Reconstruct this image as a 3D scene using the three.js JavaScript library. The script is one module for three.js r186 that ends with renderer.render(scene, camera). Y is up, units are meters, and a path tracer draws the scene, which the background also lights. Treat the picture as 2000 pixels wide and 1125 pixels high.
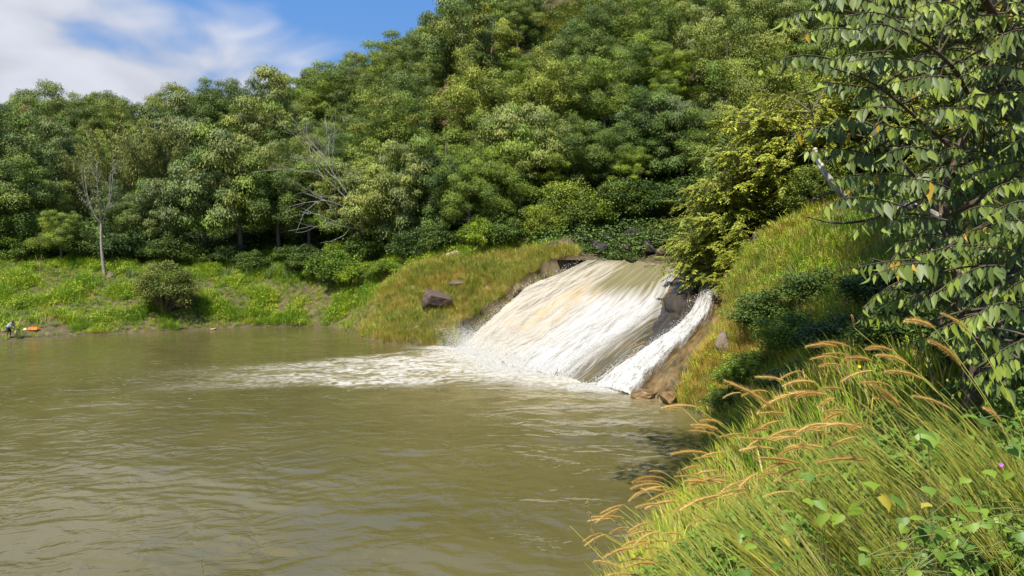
import * as THREE from 'three';
import { mergeGeometries } from 'three/addons/utils/BufferGeometryUtils.js';
import { MarchingCubes } from 'three/addons/objects/MarchingCubes.js';

// ---------------------------------------------------------------- camera, sky, sun, exposure
const scene = new THREE.Scene();
const V = (x, y, z) => new THREE.Vector3(x, y, z);
const FOV = 44.1, FL = 562.5 / Math.tan((FOV / 2) * Math.PI / 180), EYE = V(0, 8, 0), PITCH = Math.atan(77.5 / FL);
const camera = new THREE.PerspectiveCamera(FOV, 16 / 9, 0.1, 3000);
camera.position.copy(EYE);
camera.lookAt(0, 8 - Math.tan(PITCH) * 100, -100);
const renderer = new THREE.WebGLRenderer({ antialias: true });
renderer.toneMapping = THREE.LinearToneMapping;
renderer.toneMappingExposure = 1.55;
renderer.shadowMap.enabled = true;

const SUN = V(-0.42, 1.12, 0.64).normalize();
const sun = new THREE.DirectionalLight(new THREE.Color(1.0, 0.94, 0.83), 5.0);
sun.position.copy(SUN).multiplyScalar(150).add(V(0, 0, -50));
sun.target.position.set(0, 0, -50);
sun.castShadow = true; sun.shadow.radius = 1.0; sun.shadow.mapSize.set(4096, 4096);
Object.assign(sun.shadow.camera, { left: -120, right: 120, top: 120, bottom: -120, near: 1, far: 400 });
scene.add(sun, sun.target);

// ---------------------------------------------------------------- random numbers and noise
function rng(seed) { let s = seed | 0; return () => { s = (s + 0x6d2b79f5) | 0; let t = Math.imul(s ^ (s >>> 15), 1 | s); t = (t + Math.imul(t ^ (t >>> 7), 61 | t)) ^ t; return ((t ^ (t >>> 14)) >>> 0) / 4294967296; }; }
const PERM = new Uint8Array(512); { const r = rng(77), p = [...Array(256).keys()]; for (let i = 255; i > 0; i--) { const j = Math.floor(r() * (i + 1)); [p[i], p[j]] = [p[j], p[i]]; } for (let i = 0; i < 512; i++) PERM[i] = p[i & 255]; }
const G2 = [...Array(16).keys()].map((k) => [Math.cos(k * Math.PI / 8), Math.sin(k * Math.PI / 8)]);
// gradient noise, about -1 to 1; px, py: period for tiling textures (0: none)
function noise(x, y, px = 0, py = 0) {
  let ix = Math.floor(x), iy = Math.floor(y); const fx = x - ix, fy = y - iy;
  const w = (i, p) => (p ? ((i % p) + p) % p : i) & 255;
  const x0 = w(ix, px), x1 = w(ix + 1, px), y0 = w(iy, py), y1 = w(iy + 1, py);
  const g = (a, b, dx, dy) => { const q = G2[PERM[PERM[a] + b] & 15]; return q[0] * dx + q[1] * dy; };
  const u = fx * fx * fx * (fx * (fx * 6 - 15) + 10), v = fy * fy * fy * (fy * (fy * 6 - 15) + 10);
  const a = g(x0, y0, fx, fy), b = g(x1, y0, fx - 1, fy), c = g(x0, y1, fx, fy - 1), d = g(x1, y1, fx - 1, fy - 1);
  return 1.5 * (a + (b - a) * u + (c + (d - c) * u - a - (b - a) * u) * v);
}
function fbm(x, y, o = 4, px = 0, py = 0) { let s = 0, a = 0.5; for (let i = 0; i < o; i++) { s += a * noise(x + i * 17.3 * (px ? 0 : 1), y - i * 9.1 * (px ? 0 : 1), px, py); x *= 2; y *= 2; px *= 2; py *= 2; a *= 0.5; } return s; }
const clamp = (x, a = 0, b = 1) => Math.min(b, Math.max(a, x)), lerp = (a, b, t) => a + (b - a) * t;
const smooth = (a, b, x) => { const t = clamp((x - a) / (b - a)); return t * t * (3 - 2 * t); };
const mix3 = (a, b, t) => [lerp(a[0], b[0], t), lerp(a[1], b[1], t), lerp(a[2], b[2], t)];

// the sky: clear blue air with thin broken cloud, the same kind all round
{
  const W = 2048, H = 1024, data = new Float32Array(W * H * 4);
  const camAz = Math.atan2(-1, 0);
  for (let r = 0; r < H; r++) {
    const el = ((r + 0.5) / H - 0.5) * Math.PI, y = Math.sin(el), yy = Math.max(y, 0);
    for (let c = 0; c < W; c++) {
      const az = ((c + 0.5) / W - 0.5) * 2 * Math.PI, ca = Math.cos(el), x = Math.cos(az) * ca, z = Math.sin(az) * ca;
      const t = Math.pow(yy, 0.5);
      let col = mix3([0.36, 0.58, 0.93], [0.105, 0.33, 0.82], smooth(0.1, 0.75, t));
      col = mix3([0.62, 0.74, 0.92], col, smooth(0.0, 0.42, t));
      // thin cloud on a curved layer
      const k = 1 / (yy + 0.22), qx = x * k, qz = z * k;
      const wx = fbm(qx * 1.3 + 5.2, qz * 1.3 + 1.7, 3) * 0.9, wz = fbm(qx * 1.3 - 3.1, qz * 1.3 + 8.4, 3) * 0.9;
      const big = fbm(qx * 0.62 + 41.3 + wx * 0.3, qz * 0.62 - 12.6 + wz * 0.3, 3);
      const fine = fbm(qx * 2.6 + wx * 1.5, qz * 2.6 + wz * 1.5, 6);
      // a cloud bank stands to the left of the view; elsewhere the noise decides
      const da = Math.atan2(Math.sin(az - camAz), Math.cos(az - camAz)) / Math.PI * 180;
      const bank = 0.85 * Math.exp(-Math.pow((da + 38) / 17, 2)) + 0.42 * Math.exp(-Math.pow((da + 26) / 9, 2)) * smooth(0.32, 0.17, y) - 0.40 * Math.exp(-Math.pow((da + 7) / 9, 2));
      const m = smooth(-0.05, 0.70, big * 0.75 + fine * 0.75 + bank + 0.08) * smooth(-0.02, 0.05, y);
      const lit = 0.78 + 0.22 * clamp(0.5 + fine * 1.3);
      col = mix3(col, [0.86 * lit, 0.88 * lit, 0.96 * lit], m * 0.93);
      const i = (r * W + c) * 4; for (let q = 0; q < 3; q++) data[i + q] = col[q] * 0.58; data[i + 3] = 1;
    }
  }
  const t = new THREE.DataTexture(data, W, H, THREE.RGBAFormat, THREE.FloatType);
  t.mapping = THREE.EquirectangularReflectionMapping; t.magFilter = THREE.LinearFilter; t.minFilter = THREE.LinearFilter; t.needsUpdate = true;
  scene.background = t; scene.environment = t;
}

// ---------------------------------------------------------------- measuring: a sight line and a distance give a place
function sight(px, py) { const s = Math.sin(PITCH), c = Math.cos(PITCH), a = (px - 1000) / FL, b = (562.5 - py) / FL; return V(a, -s + c * b, -c - s * b); }
function at(px, py, d) { const q = sight(px, py); return q.multiplyScalar(d / -q.z).add(EYE); }
function onLevel(px, py, y = 0) { const q = sight(px, py); return q.multiplyScalar((EYE.y - y) / -q.y).add(EYE); }
function pixelOf(p) { const q = p.clone().sub(EYE), s = Math.sin(PITCH), c = Math.cos(PITCH), f = -q.z * c - q.y * s, u = q.y * c - q.z * s; return [1000 + q.x / f * FL, 562.5 - u / f * FL, f]; }

// ---------------------------------------------------------------- naming
const taken = new Map();
function numbered(name) { const n = taken.get(name) || 0; taken.set(name, n + 1); return n ? name + '_' + String(n).padStart(3, '0') : name; }
function tag(o, label, category, group, kind) { if (label) o.userData.label = label; if (category) o.userData.category = category; if (group) o.userData.group = group; if (kind) o.userData.kind = kind; return o; }
function shade(o) { o.traverse((m) => { if (m.isMesh) { m.castShadow = true; m.receiveShadow = true; } }); return o; }
function thing(name, label, category, p = V(0, 0, 0), turn = 0, group) { const o = new THREE.Group(); o.name = numbered(name); o.position.copy(p); o.rotation.y = turn; scene.add(o); return tag(o, label, category, group); }
function part(name, geo, mat, parent) { const m = new THREE.Mesh(geo, mat); m.name = name; m.castShadow = m.receiveShadow = true; parent.add(m); return m; }
function setting(name, geo, mat, label, category, kind = 'structure') { const m = new THREE.Mesh(geo, mat); m.name = numbered(name); m.castShadow = m.receiveShadow = true; scene.add(m); return tag(m, label, category, null, kind); }

// ---------------------------------------------------------------- geometry builder
const UP = V(0, 1, 0);
class GB {
  constructor() { this.p = []; this.n = []; this.c = []; this.u = []; this.i = []; }
  v(p, n, c, u = 0, w = 0) { this.p.push(p.x, p.y, p.z); this.n.push(n.x, n.y, n.z); this.c.push(c[0], c[1], c[2]); this.u.push(u, w); return this.p.length / 3 - 1; }
  // a leaf: two halves folded along the midrib
  leaf(b, dir, nrm, len, wid, c, fold = 0.18, droop = 0) {
    const side = SIDE.crossVectors(dir, nrm).normalize(), n = NRM.crossVectors(side, dir).normalize();
    const i0 = this.p.length / 3, m = 0.42;
    this.p.push(b.x, b.y, b.z,
      b.x + dir.x * len * m + side.x * wid / 2 + n.x * wid * fold, b.y + dir.y * len * m + side.y * wid / 2 + n.y * wid * fold, b.z + dir.z * len * m + side.z * wid / 2 + n.z * wid * fold,
      b.x + dir.x * len, b.y + dir.y * len - droop * len, b.z + dir.z * len,
      b.x + dir.x * len * m - side.x * wid / 2 + n.x * wid * fold, b.y + dir.y * len * m - side.y * wid / 2 + n.y * wid * fold, b.z + dir.z * len * m - side.z * wid / 2 + n.z * wid * fold);
    const f = fold * 2;
    this.n.push(n.x, n.y, n.z, n.x - side.x * f, n.y - side.y * f, n.z - side.z * f, n.x, n.y, n.z, n.x + side.x * f, n.y + side.y * f, n.z + side.z * f);
    for (let k = 0; k < 4; k++) this.c.push(c[0], c[1], c[2]);
    this.u.push(0, 0, 1, 0.5, 0, 1, -1, 0.5);
    this.i.push(i0, i0 + 1, i0 + 2, i0, i0 + 2, i0 + 3);
  }
  tube(pts, rad, sides = 6, c = [1, 1, 1], close = true) {
    const n = pts.length, rings = []; let ref = V(1, 0.13, 0.07);
    let len = 0;
    for (let k = 0; k < n; k++) {
      const t = pts[Math.min(k + 1, n - 1)].clone().sub(pts[Math.max(k - 1, 0)]).normalize();
      if (Math.abs(t.dot(ref)) > 0.95) ref = V(0.1, 0.2, 1);
      const a = ref.clone().sub(t.clone().multiplyScalar(t.dot(ref))).normalize(), b = t.clone().cross(a); ref = a;
      const r = typeof rad === 'function' ? rad(k / (n - 1)) : rad[k], ring = [];
      if (k) len += pts[k].distanceTo(pts[k - 1]);
      for (let s = 0; s <= sides; s++) { const q = s / sides * Math.PI * 2, o = a.clone().multiplyScalar(Math.cos(q)).addScaledVector(b, Math.sin(q)); ring.push(this.v(pts[k].clone().addScaledVector(o, r), o, c, s / sides * r * 6, len)); }
      rings.push(ring);
    }
    for (let k = 0; k < n - 1; k++) for (let s = 0; s < sides; s++) this.i.push(rings[k][s], rings[k][s + 1], rings[k + 1][s], rings[k][s + 1], rings[k + 1][s + 1], rings[k + 1][s]);
    if (close) { const e = pts[n - 1].clone().sub(pts[n - 2]).normalize(), i = this.v(pts[n - 1], e, c, 0, len); for (let s = 0; s < sides; s++) this.i.push(rings[n - 1][s], rings[n - 1][s + 1], i); }
    return this;
  }
  // a blade of grass along a path, width w(t), a shallow V across
  blade(pts, wid, side, c) {
    const n = pts.length; let prev = -1;
    for (let k = 0; k < n; k++) {
      const t = pts[Math.min(k + 1, n - 1)].clone().sub(pts[Math.max(k - 1, 0)]).normalize(), nn = side.clone().cross(t).normalize(), w = wid * Math.max(0.06, Math.pow(1 - k / (n - 1), 0.7) * (k ? 1 : 0.7)) / 2;
      const a = this.v(pts[k].clone().addScaledVector(side, w), nn, c), b = this.v(pts[k].clone().addScaledVector(side, -w), nn, c);
      if (prev >= 0) this.i.push(prev, a, prev + 1, prev + 1, a, b);
      prev = a;
    }
  }
  geo(color = true) {
    const g = new THREE.BufferGeometry();
    g.setAttribute('position', new THREE.Float32BufferAttribute(this.p, 3)); g.setAttribute('normal', new THREE.Float32BufferAttribute(this.n, 3)); g.setAttribute('uv', new THREE.Float32BufferAttribute(this.u, 2));
    if (color) g.setAttribute('color', new THREE.Float32BufferAttribute(this.c, 3));
    g.setIndex(this.i); return g;
  }
}
const SIDE = V(), NRM = V();
function arc(a, b, bend, n = 6) { const m = a.clone().add(b).multiplyScalar(0.5).add(bend), o = []; for (let k = 0; k < n; k++) { const t = k / (n - 1); o.push(a.clone().multiplyScalar((1 - t) * (1 - t)).addScaledVector(m, 2 * t * (1 - t)).addScaledVector(b, t * t)); } return o; }
function randDir(r) { const z = r() * 2 - 1, a = r() * Math.PI * 2, q = Math.sqrt(1 - z * z); return V(q * Math.cos(a), z, q * Math.sin(a)); }
function jit(c, r, a = 0.2, h = 0.12) { const k = 1 + (r() * 2 - 1) * a; return [c[0] * k * (1 + (r() * 2 - 1) * h), c[1] * k, c[2] * k * (1 + (r() * 2 - 1) * h * 1.5)]; }

// textures
function tex(W, H, f, srgb = true, repeat) {
  const d = new Uint8Array(W * H * 4);
  for (let y = 0; y < H; y++) for (let x = 0; x < W; x++) { const q = f(x / W, y / H), i = (y * W + x) * 4; for (let k = 0; k < 3; k++) { const v = Array.isArray(q) ? q[k] : q, l = srgb ? (v <= 0.0031308 ? v * 12.92 : 1.055 * Math.pow(Math.max(v, 0), 1 / 2.4) - 0.055) : v; d[i + k] = clamp(l) * 255; } d[i + 3] = 255; }
  const t = new THREE.DataTexture(d, W, H, THREE.RGBAFormat); t.colorSpace = srgb ? THREE.SRGBColorSpace : THREE.NoColorSpace;
  t.magFilter = THREE.LinearFilter; t.minFilter = THREE.LinearMipmapLinearFilter; t.generateMipmaps = true; t.wrapS = t.wrapT = repeat === false ? THREE.ClampToEdgeWrapping : THREE.RepeatWrapping; t.needsUpdate = true; return t;
}
const M = {};
const leafMat = (tint = [1, 1, 1], rough = 0.52, trans = 0.18) => { const m = new THREE.MeshPhysicalMaterial({ vertexColors: true, roughness: rough, transmission: trans, thickness: 0, side: THREE.DoubleSide, specularIntensity: 0.6 }); m.color.setRGB(...tint); return m; };
const barkTex = tex(256, 512, (u, v) => { const n = fbm(u * 10, v * 6, 5, 10, 6) * 0.6 + 0.35 * fbm(u * 24, v * 4, 3, 24, 4); const k = clamp(0.55 + n * 0.9, 0.1, 1); return [k, k, k]; });
const barkMat = (c) => { const m = new THREE.MeshStandardMaterial({ roughness: 0.9, map: barkTex, bumpMap: barkTex, bumpScale: 0.02 }); m.color.setRGB(...c); return m; };

// ---------------------------------------------------------------- the sloping rock slab of the falls: seven flow lines from lip to pool
const FLOW = [
  [[1140, 508, 63.0], [1040, 552, 62.6], [962, 612, 61.8]],
  [[1210, 511, 62.0], [1110, 575, 59.8], [1010, 640, 57.2]],
  [[1270, 515, 60.0], [1180, 590, 56.4], [1080, 660, 52.4]],
  [[1325, 521, 58.0], [1268, 600, 53.8], [1178, 668, 49.0]],
  [[1352, 528, 56.4], [1322, 612, 51.0], [1232, 690, 45.8]],
  [[1402, 532, 54.2], [1368, 620, 49.0], [1302, 695, 43.2]],
  [[1432, 540, 53.0], [1408, 625, 47.5], [1352, 715, 41.2]],
].map((f, k) => [...f.map((q) => at(...q)), onLevel(...[[905, 668], [935, 690], [1000, 715], [1090, 737], [1152, 752], [1242, 773], [1296, 786]][k])]);
function crom(a, b, c, d, t) { return a.clone().multiplyScalar(-0.5 * t + t * t - 0.5 * t * t * t).addScaledVector(b, 1 - 2.5 * t * t + 1.5 * t * t * t).addScaledVector(c, 0.5 * t + 2 * t * t - 1.5 * t * t * t).addScaledVector(d, -0.5 * t * t + 0.5 * t * t * t); }
function along(list, t) { const n = list.length - 1, k = Math.min(Math.floor(clamp(t) * n), n - 1), f = clamp(t) * n - k, g = (i) => i < 0 ? list[0].clone().multiplyScalar(2).sub(list[1]) : i > n ? list[n].clone().multiplyScalar(2).sub(list[n - 1]) : list[i]; return crom(g(k - 1), g(k), g(k + 1), g(k + 2), f); }
function slab(u, v) { return along(FLOW.map((f) => along(f, v)), u); }      // u 0..1 across (left to right), v 0..1 down the flow
const slabCell = new Map(), CELL = 0.5;
{ for (let i = 0; i <= 160; i++) for (let j = 0; j <= 160; j++) { const p = slab(i / 160, j / 160), k = Math.round(p.x / CELL) + ',' + Math.round(-p.z / CELL); const o = slabCell.get(k); if (o === undefined || p.y < o) slabCell.set(k, p.y); } }
function slabAt(x, d, reach = 1) { let m; for (let a = -reach; a <= reach; a++) for (let b = -reach; b <= reach; b++) { const h = slabCell.get(Math.round(x / CELL + a) + ',' + Math.round(d / CELL + b)); if (h !== undefined && (m === undefined || h < m)) m = h; } return m; }

// ---------------------------------------------------------------- terrain: a thin plate through measured places (x, distance, height)
const PTS = [
  // bed of the pool
  [-75, 30, -2], [-75, 50, -2], [-50, 20, -2], [-50, 44, -2], [-32, 34, -2], [-34, 57, -1.6], [-20, 63, -1.2], [-12, 50, -2], [-16, 26, -2], [-5, 40, -2], [-5, 53, -1.4], [0, 30, -2], [2.5, 22, -1.6], [4, 33, -1.6], [-5, 19, -2], [-16, 16, -1.8], [-32, 15, -2], [-13.5, 58, -1.1], [3, 39, -1.4],
  // near shore and the ledge the camera stands on
  [-60, 8, 0], [-40, 9, 0], [-20, 10.5, 0], [-8, 11.5, 0], [-1, 12, 0], [1.6, 14, 0], [3.2, 17, 0], [5.2, 21, 0], [7.2, 26, 0], [8.5, 30, 0], [9.2, 34, 0.1],
  [-40, 0, 5.5], [-20, 2, 5.5], [-8, 3, 5.7], [0, 0, 6.35], [2.5, 1.5, 6.2], [0, 4, 5.35], [2, 4, 5.45], [3, 5.5, 5.3], [2.2, 7, 4.4], [4, 8, 5.25], [6, 8, 5.95], [0, -20, 6.6], [30, -20, 9], [-40, -25, 6], [12, 2, 7.2], [10.5, 11, 7.1], [7.5, 13, 5.6], [6, 15, 4.2],
  // right bank
  [10, 20, 4.8], [13, 19, 7.2], [13, 30, 5.0], [11, 26, 3.6], [20, 22, 10.2], [18, 30, 8.3], [20, 40, 9.8], [15, 40, 7.2], [11.6, 38, 3.6], [15, 46, 6.6], [19, 50, 8.6], [18, 56, 7.9], [30, 30, 13], [35, 45, 15], [31, 58, 12], [55, 50, 25], [65, 80, 38], [45, 15, 17], [80, 20, 30],
  // river above the lip and its banks
  [10, 66, 6.0], [16, 65, 6.0], [23, 66, 6.0], [31, 69, 6.0], [45, 75, 6.2], [2.5, 68, 7.6], [7, 75, 8.6], [15, 77, 9.5], [26, 80, 11], [22, 59, 8.0], [40, 62, 12],
  // far hill
  [-120, 80, 6], [-120, 150, 26], [-60, 150, 26], [-60, 110, 13.5], [-30, 112, 16.5], [-30, 150, 34], [0, 100, 19], [0, 125, 36], [0, 160, 57], [0, 200, 74], [25, 105, 27], [30, 130, 44], [30, 170, 82], [60, 120, 46], [60, 170, 92], [110, 130, 65], [-60, 200, 30], [-120, 200, 30], [-20, 200, 50], [20, 230, 105], [90, 230, 122], [-140, 40, 4], [-100, 62, 1.5],
];
for (const [px, py] of [[-150, 676], [0, 668], [100, 659], [250, 650], [430, 641], [560, 638], [640, 639], [700, 650], [738, 668], [790, 673], [850, 676]]) { const p = onLevel(px, py); PTS.push([p.x, -p.z, 0.02]); }
for (const q of [[0, 530, 76], [130, 528, 78], [250, 522, 80], [430, 518, 82], [620, 520, 82], [0, 595, 69], [180, 590, 71.5], [330, 592, 72], [520, 575, 76], [660, 570, 76], [730, 590, 70], [780, 560, 69], [850, 600, 63.5], [900, 545, 67], [960, 548, 66], [900, 503, 72], [1000, 515, 69], [760, 522, 78], [800, 640, 60.5], [900, 610, 63]]) { const p = at(...q); PTS.push([p.x, -p.z, p.y]); }
for (let k = 0; k < 3; k++) { const a = FLOW[0][k], b = FLOW[6][k]; PTS.push([a.x - 0.7, -a.z + 0.5, a.y + 0.35], [b.x + 0.9, -b.z - 0.3, b.y + 0.5]); }
PTS.push([8.6, 36.9, 0.35]);
const TPS = (() => {
  const n = PTS.length, N = n + 3, U = (r2) => (r2 > 1e-12 ? 0.5 * r2 * Math.log(r2) : 0), A = [], S = 50;
  const q = PTS.map((p) => [p[0] / S, p[1] / S, p[2]]);
  for (let i = 0; i < N; i++) A.push(new Float64Array(N + 1));
  for (let i = 0; i < n; i++) { for (let j = 0; j < n; j++) A[i][j] = U((q[i][0] - q[j][0]) ** 2 + (q[i][1] - q[j][1]) ** 2) + (i === j ? 2e-5 : 0); A[i][n] = A[n][i] = 1; A[i][n + 1] = A[n + 1][i] = q[i][0]; A[i][n + 2] = A[n + 2][i] = q[i][1]; A[i][N] = q[i][2]; }
  for (let c = 0; c < N; c++) { let b = c; for (let r = c + 1; r < N; r++) if (Math.abs(A[r][c]) > Math.abs(A[b][c])) b = r; [A[c], A[b]] = [A[b], A[c]]; for (let r = 0; r < N; r++) if (r !== c) { const f = A[r][c] / A[c][c]; if (f) for (let k = c; k <= N; k++) A[r][k] -= f * A[c][k]; } }
  const w = A.map((r, i) => r[N] / r[i]);
  return (x, d) => { x /= S; d /= S; let s = w[n] + w[n + 1] * x + w[n + 2] * d; for (let i = 0; i < n; i++) s += w[i] * U((x - q[i][0]) ** 2 + (d - q[i][1]) ** 2); return s; };
})();
function groundY(x, z) {
  const d = -z; let y = TPS(x, d);
  const far = smooth(230, 330, Math.hypot(x, d - 60)); if (far > 0) y = lerp(y, clamp(y, 0, 40), far);
  const land = smooth(-0.2, 0.9, y);
  y += land * (0.28 * fbm(x * 0.22 + 3, d * 0.22, 3) + 0.10 * noise(x * 0.9, d * 0.9));
  const s = slabAt(x, d, 1); if (s !== undefined) y = Math.min(y, s - 0.55);
  return y;
}
const gp = (x, d) => V(x, groundY(x, -d), -d);
function groundSight(px, py, d0 = 3, d1 = 260) { // where a sight line first meets the ground
  const q = sight(px, py); q.multiplyScalar(1 / -q.z); let last = d0;
  for (let d = d0; d < d1; d += 0.4) { const p = q.clone().multiplyScalar(d).add(EYE); if (p.y < groundY(p.x, p.z)) { let a = last, b = d; for (let k = 0; k < 12; k++) { const m = (a + b) / 2, r = q.clone().multiplyScalar(m).add(EYE); if (r.y < groundY(r.x, r.z)) b = m; else a = m; } const r = q.clone().multiplyScalar(b).add(EYE); return r; } last = d; }
  return null;
}
const soilTex = tex(512, 512, (u, v) => { const a = fbm(u * 6, v * 6, 5, 6, 6), b = fbm(u * 28 + 7, v * 28, 3, 28, 28); const t = clamp(0.5 + a * 0.9 + b * 0.5); return mix3([0.055, 0.046, 0.020], [0.135, 0.100, 0.048], t); });
const soilBump = tex(256, 256, (u, v) => clamp(0.5 + fbm(u * 16, v * 16, 5, 16, 16) * 0.6), false);
const uvScaled = (t, s) => { const c = t.clone(); c.repeat.set(s, s); c.needsUpdate = true; return c; };
M.soil = new THREE.MeshStandardMaterial({ map: soilTex, bumpMap: soilBump, bumpScale: 0.06, roughness: 0.95 });
function sheetGeo(xs, ds, fy, fc, uvk = 0.25) {
  const p = [], u = [], c = [], ix = [], W = xs.length;
  for (const d of ds) for (const x of xs) { const y = fy(x, d); p.push(x, y, -d); u.push(x * uvk, d * uvk); if (fc) c.push(...fc(x, d, y)); }
  for (let j = 0; j < ds.length - 1; j++) for (let i = 0; i < W - 1; i++) { const a = j * W + i; ix.push(a, a + 1, a + W, a + 1, a + W + 1, a + W); }
  const g = new THREE.BufferGeometry(); g.setAttribute('position', new THREE.Float32BufferAttribute(p, 3)); g.setAttribute('uv', new THREE.Float32BufferAttribute(u, 2)); if (fc) g.setAttribute('color', new THREE.Float32BufferAttribute(c, 3));
  g.setIndex(ix); g.computeVertexNormals(); return g;
}
{
  const xs = [], ds = [];
  for (let x = -900; x < -120; x += 60) xs.push(x); for (let x = -120; x < -48; x += 3) xs.push(x); for (let x = -48; x < 32; x += 0.5) xs.push(x); for (let x = 32; x < 130; x += 3) xs.push(x); for (let x = 130; x <= 900; x += 55) xs.push(x);
  for (let d = -700; d < -40; d += 60) ds.push(d); for (let d = -40; d < 0; d += 3) ds.push(d); for (let d = 0; d < 90; d += 0.5) ds.push(d); for (let d = 90; d < 240; d += 3) ds.push(d); for (let d = 240; d <= 1200; d += 60) ds.push(d);
  setting('ground', sheetGeo(xs, ds, (x, d) => groundY(x, -d)), M.soil, 'earth of the river banks and wooded hillside under the plants', 'ground');
}

// ---------------------------------------------------------------- water of the pool: murky olive, foam drifting from the foot of the falls
const FOOT = FLOW.slice(0, 4).map((f) => f[3]);
function footDist(x, d) { // distance from the foot line of the white fall and place along it
  let best = 1e9, s = 0; for (let k = 0; k < 3; k++) { const ax = FOOT[k].x, ad = -FOOT[k].z, bx = FOOT[k + 1].x, bd = -FOOT[k + 1].z, t = clamp(((x - ax) * (bx - ax) + (d - ad) * (bd - ad)) / ((bx - ax) ** 2 + (bd - ad) ** 2)), q = Math.hypot(x - ax - (bx - ax) * t, d - ad - (bd - ad) * t); if (q < best) { best = q; s = (k + t) / 3; } } return [best, s];
}
function foamAt(x, d) { // [white foam, milky aerated water]
  const wx = x + 1.6 * fbm(x * 0.16 + 9, d * 0.16, 3), wd = d + 1.6 * fbm(x * 0.16 - 4, d * 0.16 + 3, 3);
  // the current leaves the foot to the left and slightly towards the near shore
  const ax = -0.965, ad = -0.262, ox = 0.5, od = 49.5, t = (wx - ox) * ax + (wd - od) * ad, s = (wx - ox) * -ad + (wd - od) * ax; // t down the current; s across (+ towards viewer side)
  const half = lerp(8.0, 4.6, smooth(0, 20, t)), mid = lerp(-0.4, 0.4, smooth(0, 18, t));
  const across = 1 - smooth(0.6, 1.15, Math.abs(s - mid) / half), down = t < 0 ? 1 : 1 - smooth(8, 27, t);
  const [fd] = footDist(x, d);
  const near = 1 - smooth(0.8, 5.5, fd + 1.4 * noise(x * 0.5, d * 0.5));
  const lx = 1.1 * fbm(x * 0.45 + 2, d * 0.45, 3), ls = 1.1 * fbm(x * 0.45 + 12, d * 0.45 + 6, 3), st = fbm(t * 0.30 + lx + 30, s * 0.80 + ls, 5), st2 = 1 - Math.abs(fbm(t * 0.34 + lx + 3, s * 0.85 + ls + 7, 4)) * 4.2, fine = fbm(x * 2.6, d * 2.6, 5);
  let f = across * down * (0.55 * smooth(-0.25, 0.45, st) + 0.55 * smooth(-0.2, 1.0, st2)) * smooth(-0.50, 0.30, fine + 0.10);
  f *= lerp(1.9, 1.15, smooth(2, 22, t));
  f = Math.max(f, near * (0.55 + 0.8 * smooth(-0.2, 0.25, fine)));
  // second, smaller splash and loose flecks
  const sx = x - 5.0, sd = d - 39.9, sp = 1 - smooth(0.3, 1.5, Math.hypot(sx * 0.62, sd * 1.25) + 0.5 * noise(x * 1.3, d * 1.3)); f = Math.max(f, sp * 1.1);
  const edge = across > 0 ? 1 : smooth(0.5, 0.2, Math.abs(s) / 22);
  f = Math.max(f, 0.75 * smooth(0.40, 0.52, fbm(x * 2.0 + 50, d * 4.6, 4)) * smooth(34, 20, Math.hypot(x + 4, d - 47)) * edge);
  const milk = clamp(Math.max(across * down * lerp(1.0, 0.5, smooth(3, 22, t)), near, sp, 0.55 * (1 - smooth(2, 13, Math.hypot((x - 3) * 0.8, d - 41)))));
  return [clamp(f), milk];
}
const chop = (x, d) => { const [fd] = footDist(x, d); return 0.45 + 2.6 * Math.exp(-fd / 7) + 0.7 * smooth(45, 18, d); };
function waveY(x, d) {
  const wx = x + 1.2 * noise(x * 0.2, d * 0.2 + 5), wd = d + 1.2 * noise(x * 0.2 + 8, d * 0.2);
  const ridg = (a, b) => 0.5 - Math.abs(noise(a, b));
  const gust = 0.45 + 1.1 * smooth(-0.3, 0.45, fbm(x * 0.09 + 2, d * 0.12, 3)); return gust * chop(x, d) * (0.050 * noise(wx * 0.30, wd * 0.52) + 0.026 * ridg(wx * 0.62 + 3, wd * 1.0) + 0.013 * noise(wx * 1.3, wd * 1.9 + 9) + 0.006 * noise(wx * 2.6, wd * 3.6));
}
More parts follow.
